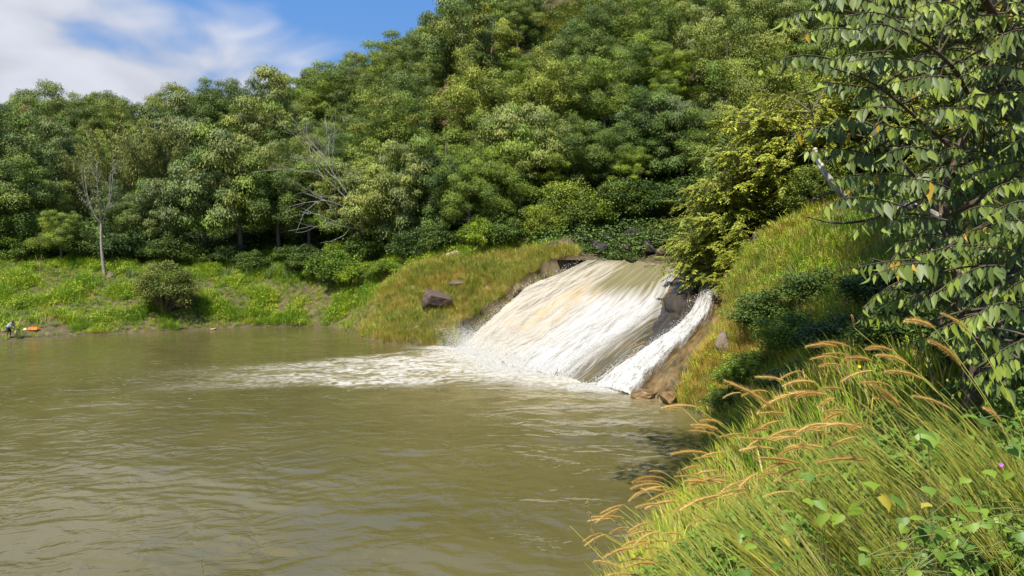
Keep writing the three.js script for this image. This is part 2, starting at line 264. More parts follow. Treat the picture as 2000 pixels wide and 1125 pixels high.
{
  const X0 = -50, X1 = 14, D0 = 12, D1 = 74, N = 2048;
  const cache = []; const col = tex(N, N, (u, v) => {
    const x = X0 + (X1 - X0) * u, d = D0 + (D1 - D0) * v, [f, m] = foamAt(x, d);
    const silt = 0.5 + 0.9 * fbm(x * 0.12, d * 0.16, 4);
    let c = mix3([0.092, 0.080, 0.028], [0.124, 0.105, 0.040], clamp(silt));
    c = mix3(c, [0.32, 0.26, 0.13], m * 0.92 * clamp(0.75 + fbm(x * 0.6, d * 0.9, 3)));
    return mix3(c, [0.44, 0.42, 0.36], f);
  }, true, false);
  const rgh = tex(1024, 1024, (u, v) => { const [f] = foamAt(X0 + (X1 - X0) * u, D0 + (D1 - D0) * v); return lerp(0.10, 0.75, f); }, false, false);
  const rip = tex(1024, 1024, (u, v) => { const wx = u * 9 + 0.55 * noise(u * 6, v * 6, 6, 6), wy = v * 14 + 0.75 * noise(u * 5 , v * 5, 5, 5); return clamp(0.5 + 0.5 * fbm(wx, wy, 4, 9, 14) * (0.45 + 0.9 * smooth(-0.35, 0.5, noise(u * 4, v * 4, 4, 4))) ); }, false);
  const mat = new THREE.MeshPhysicalMaterial({ map: col, roughness: 1, roughnessMap: rgh, bumpMap: rip, bumpScale: 0.06, ior: 1.45, specularIntensity: 1.0 });
  const xs = [], ds = [];
  for (let x = -140; x < -50; x += 2) xs.push(x); for (let x = -50; x <= 14.01; x += 0.2) xs.push(x);
  for (let d = 6; d < 76; d += clamp(d * 0.0042, 0.06, 0.3)) ds.push(d);
  const g = sheetGeo(xs, ds, waveY, null, 1);
  const uv = g.attributes.uv, uv2 = new Float32Array(uv.count * 2);
  for (let k = 0; k < uv.count; k++) { const x = uv.getX(k), d = uv.getY(k); uv.setXY(k, (x - X0) / (X1 - X0), (d - D0) / (D1 - D0)); uv2[k * 2] = (x * 0.95 + d * 0.31) / 7.3; uv2[k * 2 + 1] = (d * 0.95 - x * 0.31) / 7.3; }
  g.setAttribute('uv1', new THREE.BufferAttribute(uv2, 2)); rip.channel = 1;
  setting('water', g, mat, 'murky olive brown pool with foam drifting from the waterfall', 'water');
  // river above the lip
  const lip = (x) => { let b = 1e9, y = 0; for (let k = 0; k <= 60; k++) { const p = slab(k / 60, 0); if (Math.abs(p.x - x) < b) { b = Math.abs(p.x - x); y = -p.z; } } return y; };
  const rx = [], rows = []; for (let x = 4; x <= 60; x += 0.4) rx.push(x); for (let k = 0; k <= 40; k++) rows.push(k / 40);
  const rm = new THREE.MeshPhysicalMaterial({ roughness: 0.12, bumpMap: rip, bumpScale: 0.05, ior: 1.33 }); rm.color.setRGB(0.16, 0.125, 0.04);
  const rg = sheetGeo(rx, rows, (x, t) => 6.62 + 0.03 * noise(x * 1.5, t * 30), null, 1), pa = rg.attributes.position, ru = rg.attributes.uv, r2 = new Float32Array(pa.count * 2);
  for (let k = 0; k < pa.count; k++) { const x = pa.getX(k), t = -pa.getZ(k), a = x > slab(1, 0).x ? -slab(1, 0).z : lip(x), d = lerp(a + 0.2, 84, t); pa.setZ(k, -d); const q = smooth(0.12, 0, t); if (x <= slab(1, 0).x + 0.2) { let b = 1e9, y = 0; for (let j = 0; j <= 60; j++) { const p = slab(j / 60, 0); if (Math.abs(p.x - x) < b) { b = Math.abs(p.x - x); y = p.y; } } pa.setY(k, lerp(pa.getY(k), y + 0.02, q)); } r2[k * 2] = x / 6; r2[k * 2 + 1] = d / 6; }
  rg.setAttribute('uv1', new THREE.BufferAttribute(r2, 2)); rg.computeVertexNormals();
  setting('river', rg, rm, 'flat brown river arriving at the lip above the falls', 'water');
}
// ---------------------------------------------------------------- the falls
function slabSheet(u0, u1, v0, v1, nu, nv, lift, f) { // f(u, v) -> lift along the normal
  const p = [], uv = [], ix = [];
  for (let j = 0; j <= nv; j++) for (let i = 0; i <= nu; i++) {
    const t = j / nv, a = i / nu, v = lerp(v0, v1, t), u = lerp(typeof u0 === 'function' ? u0(v) : u0, typeof u1 === 'function' ? u1(v) : u1, a);
    const q = slab(u, v), e = slab(Math.min(u + 0.01, 1), v).sub(slab(Math.max(u - 0.01, 0), v)), g = slab(u, Math.min(v + 0.01, 1)).sub(slab(u, Math.max(v - 0.01, 0))), n = g.cross(e).normalize(); if (n.y < 0) n.negate();
    const w = f(u, v, a, t); q.addScaledVector(n, lift + w); p.push(q.x, q.y, q.z); uv.push(u, v);
  }
  for (let j = 0; j < nv; j++) for (let i = 0; i < nu; i++) { const a = j * (nu + 1) + i, b = a + nu + 1; ix.push(a, b, a + 1, a + 1, b, b + 1); }
  const g = new THREE.BufferGeometry(); g.setAttribute('position', new THREE.Float32BufferAttribute(p, 3)); g.setAttribute('uv', new THREE.Float32BufferAttribute(uv, 2)); g.setIndex(ix); g.computeVertexNormals(); return g;
}
const SU = 26, SV = 20; // metres across and along, for noise
{
  // bare rock under and between the flows
  const rockTex = tex(1024, 1024, (u, v) => {
    const x = u * SU, y = v * SV, a = fbm(x * 0.5, y * 0.35, 5), b = fbm(x * 2.4 + 9, y * 1.2, 4), c = fbm(x * 6, y * 6, 3);
    let q = mix3([0.105, 0.066, 0.022], [0.235, 0.150, 0.050], clamp(0.45 + a * 1.2 + b * 0.5));
    q = mix3(q, [0.060, 0.044, 0.026], smooth(0.05, 0.4, fbm(x * 0.9 + 40, y * 0.4, 4)) * 0.75);
    q = mix3(q, [0.055, 0.062, 0.02], smooth(0.12, 0.4, fbm(x * 0.8 - 20, y * 0.5, 4)) * 0.6);
    q = mix3(q, [0.026, 0.021, 0.017], smooth(0.50, 0.56, u) * smooth(0.86, 0.78, u) * smooth(0.80, 0.50, v + 0.1 * a) * 0.92);  // shade under the overhanging trees, painted into the upper rock colour between the flows
    return mix3(q, [0.36, 0.27, 0.14], smooth(0.25, 0.5, c) * 0.35);
  }, true, false);
  const rockBump = tex(512, 512, (u, v) => clamp(0.5 + 0.5 * fbm(u * 40, v * 24, 5)), false, false);
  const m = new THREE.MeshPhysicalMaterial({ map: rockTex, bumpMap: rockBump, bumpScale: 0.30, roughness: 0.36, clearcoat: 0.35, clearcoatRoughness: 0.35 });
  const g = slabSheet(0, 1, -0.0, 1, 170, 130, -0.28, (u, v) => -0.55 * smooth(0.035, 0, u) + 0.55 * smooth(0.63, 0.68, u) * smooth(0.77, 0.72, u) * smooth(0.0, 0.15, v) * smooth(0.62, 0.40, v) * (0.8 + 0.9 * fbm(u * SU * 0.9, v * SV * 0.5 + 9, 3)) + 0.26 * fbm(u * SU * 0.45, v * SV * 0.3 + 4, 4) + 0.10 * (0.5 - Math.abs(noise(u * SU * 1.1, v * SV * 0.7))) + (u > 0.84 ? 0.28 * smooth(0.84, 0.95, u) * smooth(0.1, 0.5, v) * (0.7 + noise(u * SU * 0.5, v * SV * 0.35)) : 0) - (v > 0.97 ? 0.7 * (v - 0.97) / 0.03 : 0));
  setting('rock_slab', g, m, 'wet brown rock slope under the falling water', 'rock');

  // main fall: cream white water with ochre surges and smooth olive tongues under the lip
  const uR = (v) => lerp(0.515, 0.70, smooth(0.15, 0.75, v)), N = 2048;
  const fallLook = (u, v) => {
    const x = u * SU, y = v * SV, w = x + 0.7 * noise(x * 0.35, y * 0.12);
    const s1 = fbm(w * 1.1, y * 0.16, 4), s2 = fbm(w * 3.6 + 11, y * 0.15, 4), s3 = fbm(w * 8 + 3, y * 0.26, 4), blot = fbm(x * 0.7 + 5, y * 0.35, 4);
    // how far the water has broken into foam
    const olive = smooth(0.17, 0.26, u) * smooth(0.52, 0.40, u) * smooth(0.40, 0.16, v - 0.10 * s1 + 0.2 * (u - 0.3));
    const lipEdge = smooth(0.05, 0.0, v);
    let white = clamp(0.60 + 0.55 * s2 + 0.35 * s1 + 1.1 * smooth(0.05, 0.55, v) - 0.92 * olive - 0.45 * lipEdge);
    const film = smooth(0.47, 0.60, u + 0.05 * s1 - 0.03 * blot);                      // thin film over rock, right of the white water
    white *= 1 - film * clamp(0.98 - 0.85 * smooth(-0.02, 0.58, 0.5 * s2 + 0.8 * s3));
    const deep = mix3(mix3([0.145, 0.125, 0.052], [0.22, 0.19, 0.095], clamp(0.5 + s2)), mix3([0.075, 0.068, 0.034], [0.13, 0.095, 0.035], clamp(0.5 + blot * 1.5)), film);
    let foam = mix3([0.415, 0.375, 0.30], [0.445, 0.44, 0.43], smooth(0.20, 0.42, u + 0.06 * s1));
    const surge = smooth(0.36, 0.05, Math.abs((u - (0.20 + 0.05 * (0.5 - v))) / 0.30 + 0.5 * s1)) * smooth(0.12, 0.34, v) * smooth(0.98, 0.5, v) * smooth(-0.1, 0.35, blot + 0.08);
    foam = mix3(foam, [0.42, 0.30, 0.145], 0.75 * surge);
    foam = mix3(foam, [0.26, 0.235, 0.185], clamp(smooth(0.0, 0.42, -s2) * 0.6 + smooth(0.04, 0.30, -s3) * 0.45 + smooth(0.05, 0.4, fbm(w * 4.5 + 60, y * 0.16, 4)) * 0.5));
    return [mix3(deep, foam, clamp(white)), clamp(white), film];
  };
  const ct = tex(N, N, (u, v) => fallLook(u, v)[0], true, false), rt = tex(512, 512, (u, v) => lerp(0.16, 0.85, fallLook(u, v)[1]), false, false);
  const fb = tex(1024, 1024, (u, v) => clamp(0.5 + 0.45 * fbm(u * SU * 2.6, v * SV * 0.16, 5) + 0.22 * fbm(u * SU * 7, v * SV * 0.6, 3)), false, false);
  const fm = new THREE.MeshPhysicalMaterial({ map: ct, roughness: 1, roughnessMap: rt, bumpMap: fb, bumpScale: 0.16, ior: 1.33 });
  const heave = (u, v) => { const x = u * SU, y = v * SV, w = x + 0.7 * noise(x * 0.35, y * 0.12), [, wh, fl] = fallLook(u, v); return (1 - 0.92 * fl) * (0.42 * fbm(w * 0.6, y * 0.15, 3) + lerp(0.06, 0.30, wh) * fbm(w * 1.9, y * 0.20, 4) + wh * 0.09 * fbm(w * 4.5, y * 0.4, 3) + 0.16 * wh * smooth(0.25, 0.7, v) * (0.5 - Math.abs(noise(w * 0.8 + 4, y * 0.4)))) - 0.16 * fl; };
  const fg = slabSheet(0.0, uR, 0, 1.0, 300, 300, 0.10, (u, v, a, t) => heave(u, v) - 0.35 * smooth(0.05, 0, a) - 0.30 * smooth(0.93, 1, a) - (t > 0.985 ? 12 * (t - 0.985) : 0));
  setting('waterfall', fg, fm, 'broad white waterfall sliding down the sloping rock, ochre tinted on the left', 'waterfall');

  // side fall: a narrow white chute
  const uA = (v) => lerp(0.745, 0.672, smooth(0.15, 0.9, v)), uB = (v) => lerp(0.90, 0.832, smooth(0.0, 0.9, v)) + 0.010 * noise(v * 9, 3);
  const sideLook = (u, v) => { const a = clamp((u - uA(v)) / (uB(v) - uA(v))), x = u * SU, y = v * SV, s = fbm(x * 3 + 20, y * 0.4, 4), s3 = fbm(x * 9, y * 1.8, 3), e = smooth(0, 0.2, a + 0.1 * s) * smooth(1, 0.8, a - 0.1 * s); const w = clamp(e * (0.75 + 0.7 * s + 0.4 * s3 + 0.4 * smooth(0.25, 0.5, v))); return [mix3([0.12, 0.085, 0.04], mix3([0.46, 0.46, 0.45], [0.26, 0.25, 0.21], smooth(0.0, 0.45, -s3 - s) * 0.8), w), w]; };
  const c2 = tex(1024, 1024, (u, v) => sideLook(lerp(0.66, 0.92, u), v)[0], true, false), r2 = tex(256, 512, (u, v) => lerp(0.16, 0.85, sideLook(lerp(0.66, 0.92, u), v)[1]), false, false);
  for (const t of [c2, r2]) { t.repeat.set(1 / 0.26, 1); t.offset.set(-0.66 / 0.26, 0); }
  const sm = new THREE.MeshPhysicalMaterial({ map: c2, roughness: 1, roughnessMap: r2, bumpMap: fb, bumpScale: 0.16, ior: 1.33 });
  const sg = slabSheet(uA, uB, 0.03, 1.0, 90, 260, 0.10, (u, v, a, t) => { const x = u * SU, y = v * SV; return 0.26 * Math.sin(Math.PI * a) * (0.8 + 0.6 * fbm(x * 1.2, y * 0.3, 3)) + 0.10 * fbm(x * 3, y * 0.9, 4) + 0.05 * fbm(x * 8, y * 4, 2) - 0.38 * (smooth(0.12, 0, a) + smooth(0.88, 1, a)) - (t > 0.985 ? 12 * (t - 0.985) : 0); });
  setting('waterfall', sg, sm, 'narrow white chute of water right of the broad fall, beside the ochre rock', 'waterfall');

  // flying drops and drifting spray
  const drop = new THREE.OctahedronGeometry(1, 0), wm = new THREE.MeshStandardMaterial({ roughness: 0.6 }); wm.color.setRGB(0.66, 0.66, 0.64);
  const r = rng(901), mats = [], mm = new THREE.Matrix4(), qq = new THREE.Quaternion();
  const put = (p, s) => { mm.compose(p, qq, V(s, s * 1.2, s)); mats.push(...mm.elements); };
  for (let k = 0; k < 15000; k++) { const side = r() < 0.22, v = Math.pow(r(), 0.7), u = side ? lerp(uA(v), uB(v), r()) : lerp(0.0, 0.55, r()); if (!side && v < 0.4 && u > 0.15) continue; const p = slab(u, v); p.y += 0.2 + 0.35 * r() * r(); p.x += (r() - 0.5) * 0.5; p.z += (r() - 0.5) * 0.5; put(p, 0.012 + 0.022 * r() * r()); }
  for (let k = 0; k < 30000; k++) { const s = r(), q = along(FOOT, s * 0.97), p = q.clone(); p.x += (r() + r() - 1.35) * 2.2; p.z += (r() + r() - 0.8) * 1.4; p.y = 0.02 + Math.pow(r(), 3) * 1.5; put(p, 0.008 + 0.020 * r() * r()); }
  for (let k = 0; k < 2500; k++) { const p = V(5.0 + (r() - 0.55) * 3.4, 0.03 + r() * r() * 0.5, -39.9 + (r() - 0.4) * 1.4); put(p, 0.010 + 0.022 * r() * r()); }
  const im = new THREE.InstancedMesh(drop, wm, mats.length / 16); im.instanceMatrix.array.set(mats); im.name = 'spray'; scene.add(im); tag(im, 'white drops thrown up along the foaming falls', 'spray', null, 'stuff');
  const mist = []; const mr = rng(77);
  const g3 = () => mr() + mr() + mr() + mr() - 2; for (let k = 0; k < 46000; k++) { const q = at(880, 660, 60.2), p = V(q.x + g3() * 2.4, 0.02 + Math.abs(g3()) * 1.5, q.z + g3() * 1.1); const s = 0.0035 + 0.0035 * mr(); mm.compose(p, qq, V(s, s, s)); mist.push(...mm.elements); }
  const mi = new THREE.InstancedMesh(drop, wm, mist.length / 16); mi.instanceMatrix.array.set(mist); mi.name = 'mist'; scene.add(mi); tag(mi, 'thin pale mist at the left foot of the broad waterfall', 'mist', null, 'stuff');
}

// ---------------------------------------------------------------- trees: a tapered trunk with limbs, and a crown of leaf clumps carried on the limbs
// o: h height, cb crown base, rx crown radius, n clumps, nl leaves per clump, rc clump radius, flat clump flatness, ll leaf length, lw leaf width/length, c leaf colours, droop 0..1, open share of inner clumps
function growTree(seed, o) {
  const r = rng(seed), wood = new GB(), crown = new GB(), h = o.h, cb = o.cb, rx = o.rx, ry = (h - cb) / 2, cy = cb + ry;
  const top = V((r() - 0.5) * rx * 0.5 + (o.lean || 0), lerp(cb, h, o.lead ?? 0.62), (r() - 0.5) * rx * 0.5);
  const nodes = [], r0 = o.r0 || h * 0.022;
  const tp = []; for (let k = 0; k <= 9; k++) { const t = k / 9; tp.push(V(top.x * t * t + 0.25 * Math.sin(t * 5 + seed) * t * (1 - t) * 2, top.y * t - (k ? 0 : 0.5), top.z * t * t + 0.25 * Math.cos(t * 4 + seed) * t * (1 - t) * 2)); }
  const tr = (t) => r0 * (1.25 * Math.exp(-t * 14) * 0.5 + lerp(1, 0.34, t));
  wood.tube(tp, tr, 8);
  for (let k = 3; k <= 9; k++) nodes.push([tp[k], tr(k / 9)]);
  // clump places: in a lumpy envelope, most near its surface, kept apart
  const places = []; let tries = 0;
  while (places.length < o.n && tries++ < o.n * 60) {
    const dr = randDir(r); if (dr.y < -0.75) continue;
    const q = r() < (o.open ?? 0.25) ? 0.35 + 0.4 * r() : 0.78 + 0.22 * r();
    const lump = 0.80 + 0.45 * noise(dr.x * 1.9 + seed * 3.1, dr.z * 1.9 + dr.y * 2.3 + seed);
    const p = V(dr.x * rx * q * lump + top.x * 0.7, cy + dr.y * ry * q * (dr.y > 0 ? lump : 0.9), dr.z * rx * q * lump + top.z * 0.7);
    if (places.some((s) => s.distanceTo(p) < o.rc * (o.gap ?? 0.80) * (tries > o.n * 30 ? 0.6 : 1))) continue;
    places.push(p);
  }
  const order = places.map((p) => [p, Math.abs(p.y - top.y * 0.7) * 0.3 + Math.hypot(p.x, p.z)]).sort((a, b) => a[1] - b[1]);
  for (const [p] of order) {
    let best = null, bd = 1e9; for (const q of nodes) { const dd = q[0].distanceTo(p) + Math.max(0, q[0].y - p.y) * 1.3; if (dd < bd) { bd = dd; best = q; } }
    const L = best[0].distanceTo(p), ra = Math.min(best[1] * 0.72, 0.02 + L * 0.03), path = arc(best[0], p, V((r() - 0.5) * L * 0.25, -L * 0.10 + (r() - 0.3) * L * 0.12, (r() - 0.5) * L * 0.25), 5);
    wood.tube(path, (t) => lerp(ra, Math.max(0.012, ra * 0.3), t), 5);
    for (let k = 1; k < 5; k++) nodes.push([path[k], lerp(ra, ra * 0.3, k / 4)]);
    // twigs inside the clump
    const R = o.rc * (0.55 + 0.95 * r()), flat = o.flat ?? 0.6, tint = jit([1, 1, 1], r, 0.25, 0.07), base = o.c[Math.floor(r() * o.c.length)], nl = Math.round(o.nl * Math.pow(R / o.rc, 2));
    const nt = o.twigs ?? 4; for (let k = 0; k < nt; k++) { const q = randDir(r); q.y = Math.abs(q.y) * 0.6; const e = p.clone().addScaledVector(q, R * 0.85); wood.tube([p, p.clone().lerp(e, 0.5).add(V(0, 0.05, 0)), e], [0.014, 0.010, 0.005], 3, [1, 1, 1], false); }
    for (let k = 0; k < nl; k++) {
      const q = randDir(r); if (q.y < -0.2 && r() < 0.65) q.y = -q.y;
      const rad = R * Math.pow(r(), 0.40) * (0.8 + 0.3 * noise(q.x * 2.5 + p.x, q.z * 2.5 + p.y)), pos = V(p.x + q.x * rad, p.y + q.y * rad * flat, p.z + q.z * rad);
      const n = V(q.x * 0.85 + (r() - 0.5) * 1.1, 0.55 + q.y * 0.4 + (r() - 0.5) * 0.7, q.z * 0.85 + (r() - 0.5) * 1.1).normalize();
      const dir = V(q.x * 0.4 + (r() - 0.5) * 1.6, -(o.droop ?? 0.35) + (r() - 0.5) * 0.7, q.z * 0.4 + (r() - 0.5) * 1.6).normalize();
      const ll = o.ll * (0.65 + 0.6 * r()), col = jit(r() < 0.06 && o.c2 ? o.c2 : base, r, 0.24, 0.10);
      crown.leaf(pos, dir, n, ll, ll * (o.lw || 0.5), [col[0] * tint[0], col[1] * tint[1], col[2] * tint[2]], 0.16, 0.1);
    }
  }
  return { wood: wood.geo(false), crown: crown.geo(), h, rx };
}
// a shrub: several stems from the ground
function growShrub(seed, o) {
  const r = rng(seed), wood = new GB(), crown = new GB();
  for (let s = 0; s < o.n; s++) {
    const a = r() * 6.283, q = Math.sqrt(r()), p = V(Math.cos(a) * o.rx * q, o.h * (0.10 + 0.86 * Math.sqrt(Math.max(0, 1 - q * q * 0.92)) * Math.pow(r(), 0.55)), Math.sin(a) * o.rx * q);
    wood.tube(arc(V(p.x * 0.12, -0.25, p.z * 0.12), p, V(p.x * 0.05, o.h * 0.12, p.z * 0.05), 5), (t) => lerp(0.035, 0.008, t) * o.h / 2.5, 4);
    const R = o.rc * (0.7 + 0.6 * r()), base = o.c[Math.floor(r() * o.c.length)], tint = 0.85 + 0.3 * r();
    for (let k = 0; k < o.nl; k++) {
      const d = randDir(r); if (d.y < 0 && r() < 0.4) d.y = -d.y; const rad = R * Math.pow(r(), 0.45), pos = V(p.x + d.x * rad, Math.max(0.03, p.y + d.y * rad * 0.75), p.z + d.z * rad);
      const n = V(d.x * 0.6 + r() - 0.5, 0.8 + (r() - 0.5) * 0.6, d.z * 0.6 + r() - 0.5).normalize(), dir = V(d.x + r() - 0.5, (r() - 0.6) * 0.8, d.z + r() - 0.5).normalize(), ll = o.ll * (0.6 + 0.7 * r()), c = jit(r() < 0.05 && o.c2 ? o.c2 : base, r, 0.24, 0.1);
      crown.leaf(pos, dir, n, ll, ll * (o.lw || 0.5), [c[0] * tint, c[1] * tint, c[2] * tint], 0.16, 0.1);
    }
  }
  return { wood: wood.geo(false), crown: crown.geo(), h: o.h, rx: o.rx };
}
const GREEN = { deep: [0.088, 0.147, 0.024], mid: [0.136, 0.206, 0.028], fresh: [0.189, 0.277, 0.028], olive: [0.180, 0.232, 0.034], pale: [0.225, 0.270, 0.062], yellow: [0.27, 0.29, 0.038], brown: [0.206, 0.153, 0.059], lime: [0.242, 0.342, 0.026], grey: [0.160, 0.205, 0.055] };
const KIND = {
  round: { words: 'round dark green tree', mk: [(s) => growTree(s, { h: 12.5, gap: 0.92, cb: 0.9, rx: 5.0, n: 63, nl: 813, rc: 1.35, flat: 0.80, ll: 0.182, c: [GREEN.deep, GREEN.mid, GREEN.deep, GREEN.grey], c2: GREEN.fresh }), [11, 12]] },
  fresh: { words: 'mid green leafy tree', mk: [(s) => growTree(s, { h: 12, gap: 0.86, cb: 1.2, rx: 4.8, n: 60, nl: 885, rc: 1.25, flat: 0.73, ll: 0.146, c: [GREEN.mid, GREEN.fresh, GREEN.mid], c2: GREEN.yellow }), [21, 22]] },
  olive: { words: 'olive green open tree', mk: [(s) => growTree(s, { h: 13, gap: 0.95, cb: 1.2, rx: 4.7, n: 52, nl: 710, rc: 1.25, flat: 0.78, ll: 0.158, open: 0.4, c: [GREEN.olive, GREEN.olive, GREEN.mid], c2: GREEN.yellow, droop: 0.5 }), [31, 32]] },
  droopy: { words: 'grey green drooping tree', mk: [(s) => growTree(s, { h: 12.5, gap: 0.98, cb: 1.0, rx: 5.0, n: 63, nl: 710, rc: 1.35, flat: 0.68, ll: 0.231, lw: 0.42, droop: 0.9, c: [GREEN.grey, GREEN.pale, GREEN.mid], c2: GREEN.pale }), [41, 42]] },
  brown: { words: 'thin brownish green tree', mk: [(s) => growTree(s, { h: 11.5, cb: 2.2, rx: 4.2, n: 45, nl: 680, rc: 1.10, flat: 0.78, ll: 0.134, c: [GREEN.brown, GREEN.olive], open: 0.4 }), [51]] },
  lime: { words: 'bright yellow green tree', mk: [(s) => growTree(s, { h: 9.5, cb: 0.8, rx: 3.9, n: 52, nl: 846, rc: 1.15, flat: 0.68, ll: 0.134, c: [GREEN.fresh, GREEN.lime, GREEN.fresh], c2: GREEN.yellow }), [61]] },
  tall: { words: 'tall open limbed tree', mk: [(s) => growTree(s, { h: 18, cb: 4.0, rx: 4.4, n: 35, nl: 518, rc: 1.20, flat: 0.78, ll: 0.207, open: 0.35, lead: 0.75, r0: 0.26, c: [GREEN.olive, GREEN.mid, GREEN.yellow], c2: GREEN.yellow, droop: 0.6 }), [71]] },
};
const CROWN = { a: leafMat([1.10, 1.06, 0.95]), b: leafMat([0.78, 0.82, 0.85]), c: leafMat([1.26, 1.17, 0.9]) };
const WOOD = { grey: barkMat([0.24, 0.20, 0.155]), pale: barkMat([0.52, 0.48, 0.42]), dark: barkMat([0.10, 0.08, 0.06]) };
const proto = {};
for (const k in KIND) proto[k] = KIND[k].mk[1].map(KIND[k].mk[0]);
function plant(name, P, p, turn, s, sy, tint, wood, label, category, group) {
  const t = thing(name, label, category, p, turn, group); t.scale.set(s, s * sy, s);
  part('trunk', P.wood, wood, t); part('crown', P.crown, tint, t); return t;
}
// the hillside forest: each tree its own
const forest = [];
{
  const r = rng(5150), spots = [];
  const kinds = Object.keys(KIND);
  const free = (x, d, gap) => !spots.some((q) => Math.hypot(q[0] - x, q[1] - d) < gap);
  const add = (kind, x, d, s = 1, extra = {}) => { spots.push([x, d]); forest.push({ kind, x, d, s, turn: r() * 6.283, sy: 0.9 + 0.25 * r(), v: Math.floor(r() * 9), ...extra }); };
  // front edge of the wood, left to right (picture column, distance)
  for (const [px, d, kind, s] of [[-60, 80, 'droopy', 1], [30, 81, 'round', 0.95], [95, 84, 'olive', 0.75], [120, 79.5, 'fresh', 0.55], [225, 87, 'round', 0.6], [275, 84, 'round', 0.68], [330, 84, 'droopy', 0.8], [400, 83.5, 'droopy', 1.1], [470, 84, 'droopy', 1.15], [545, 85, 'round', 0.95], [605, 86, 'fresh', 0.9], [690, 85, 'droopy', 0.9], [745, 81, 'droopy', 1.0], [800, 80, 'droopy', 0.95], [855, 79, 'round', 0.85], [915, 76, 'fresh', 0.9], [960, 79, 'fresh', 1.0], [1010, 83, 'droopy', 1.15], [1075, 83, 'lime', 0.9], [1130, 86, 'round', 0.9], [1180, 85, 'fresh', 0.9], [1225, 84, 'lime', 0.75], [1270, 88, 'round', 1], [1330, 86, 'droopy', 1], [1390, 84, 'fresh', 1.1], [1450, 80, 'olive', 1.1]])
    add(kind, (px - 1000) / FL * d, d, s);
  // trees that stand out on the skyline and the slope
  for (const [px, d, kind, s] of [[912, 112, 'tall', 1.35], [868, 116, 'tall', 1.2], [960, 116, 'tall', 1.25], [75, 128, 'brown', 1.25], [180, 150, 'olive', 1.2], [245, 152, 'round', 1.1], [300, 158, 'tall', 0.7], [350, 156, 'tall', 0.72], [430, 140, 'round', 1.25], [478, 146, 'olive', 1.05], [560, 148, 'olive', 1.1], [620, 150, 'round', 1.1], [735, 150, 'fresh', 1.15], [780, 158, 'round', 1.0], [1105, 118, 'fresh', 0.8]])
    add(kind, (px - 1000) / FL * d, d, s);
  for (let row = 0, d = 91; d < 205; d += 7.0 + row * 0.25, row++) {
    const half = d * 0.80 + 8;
    for (let x = -half; x < half; x += 8.0 + row * 0.16) {
      const qx = x + (r() - 0.5) * 4.6, qd = d + (r() - 0.5) * 4.2; if (!free(qx, qd, 4.9)) continue;
      const g = groundY(qx, -qd); if (g < 6.8 || (qx > 4 && qd < 88 && g < 8.2)) continue;
      const pp = pixelOf(V(qx, g + 6, -qd)); if (pp[0] < -160 || pp[0] > 2150 || pp[1] < -110) continue;
      if (pp[0] > 130 && pp[0] < 395 && qd < 107) continue; // the bamboo stands here
      // two grassy clearings high on the slope
      if ([[1096, 52, 38], [1190, 8, 36]].some(([cx, cy, w]) => { const b = pixelOf(V(qx, g, -qd))[1], tp = pixelOf(V(qx, g + 12.5, -qd))[1]; return Math.abs(pp[0] - cx) < w + 26 && tp < cy + 26 && b > cy - 30; })) continue;
      const zone = noise(qx * 0.035 + 4, qd * 0.035 + 9), w = r();
      const kind = zone > 0.22 ? (w < 0.5 ? 'fresh' : w < 0.75 ? 'olive' : 'lime') : zone > -0.12 ? (w < 0.35 ? 'olive' : w < 0.6 ? 'fresh' : w < 0.93 ? 'round' : 'brown') : (w < 0.42 ? 'droopy' : w < 0.72 ? 'round' : w < 0.9 ? 'fresh' : 'olive');
      add(kind, qx, qd, (0.78 + 0.68 * r()) * (kind === 'tall' ? 0.9 : 1));
    }
  }
  // labels: kind, rank on the slope and the nearest landmark; the same words are told apart by order from the left
  const mark = (px) => px < 140 ? 'at the far left edge' : px < 300 ? 'behind the pale slender trunk' : px < 560 ? 'behind the round bank bush' : px < 730 ? 'around the bare white branches' : px < 900 ? 'above the dark boulder slope' : px < 1130 ? 'left of the falls lip' : px < 1340 ? 'above the falls lip' : px < 1600 ? 'behind the overhanging feathery trees' : 'behind the large leaved tree';
  const rank = (d) => d < 89 ? 'at wood edge' : d < 112 ? 'low on slope' : d < 140 ? 'mid slope' : 'high on slope';
  for (const f of forest) { f.px = pixelOf(V(f.x, groundY(f.x, -f.d) + 7, -f.d))[0]; f.key = KIND[f.kind].words + ' ' + rank(f.d) + ' ' + mark(f.px); }
  const same = new Map(); for (const f of forest) { if (!same.has(f.key)) same.set(f.key, []); same.get(f.key).push(f); }
  const ord = ['first', 'second', 'third', 'fourth', 'fifth', 'sixth', 'seventh', 'eighth', 'ninth', 'tenth'];
  for (const [k, list] of same) { list.sort((a, b) => a.px - b.px); list.forEach((f, i) => { f.label = list.length > 1 ? ord[i % 10] + ' from left ' + k : k; }); }
  for (const f of forest) {
    const list = proto[f.kind], P = list[f.v % list.length], tint = [CROWN.a, CROWN.b, CROWN.c][f.v % 3];
    plant('forest_tree', P, V(f.x, groundY(f.x, -f.d) - 0.15, -f.d), f.turn, f.s, f.sy, tint, WOOD.grey, f.label, 'tree', 'forest trees on the hillside');
  }
  console.log('forest', forest.length);
}

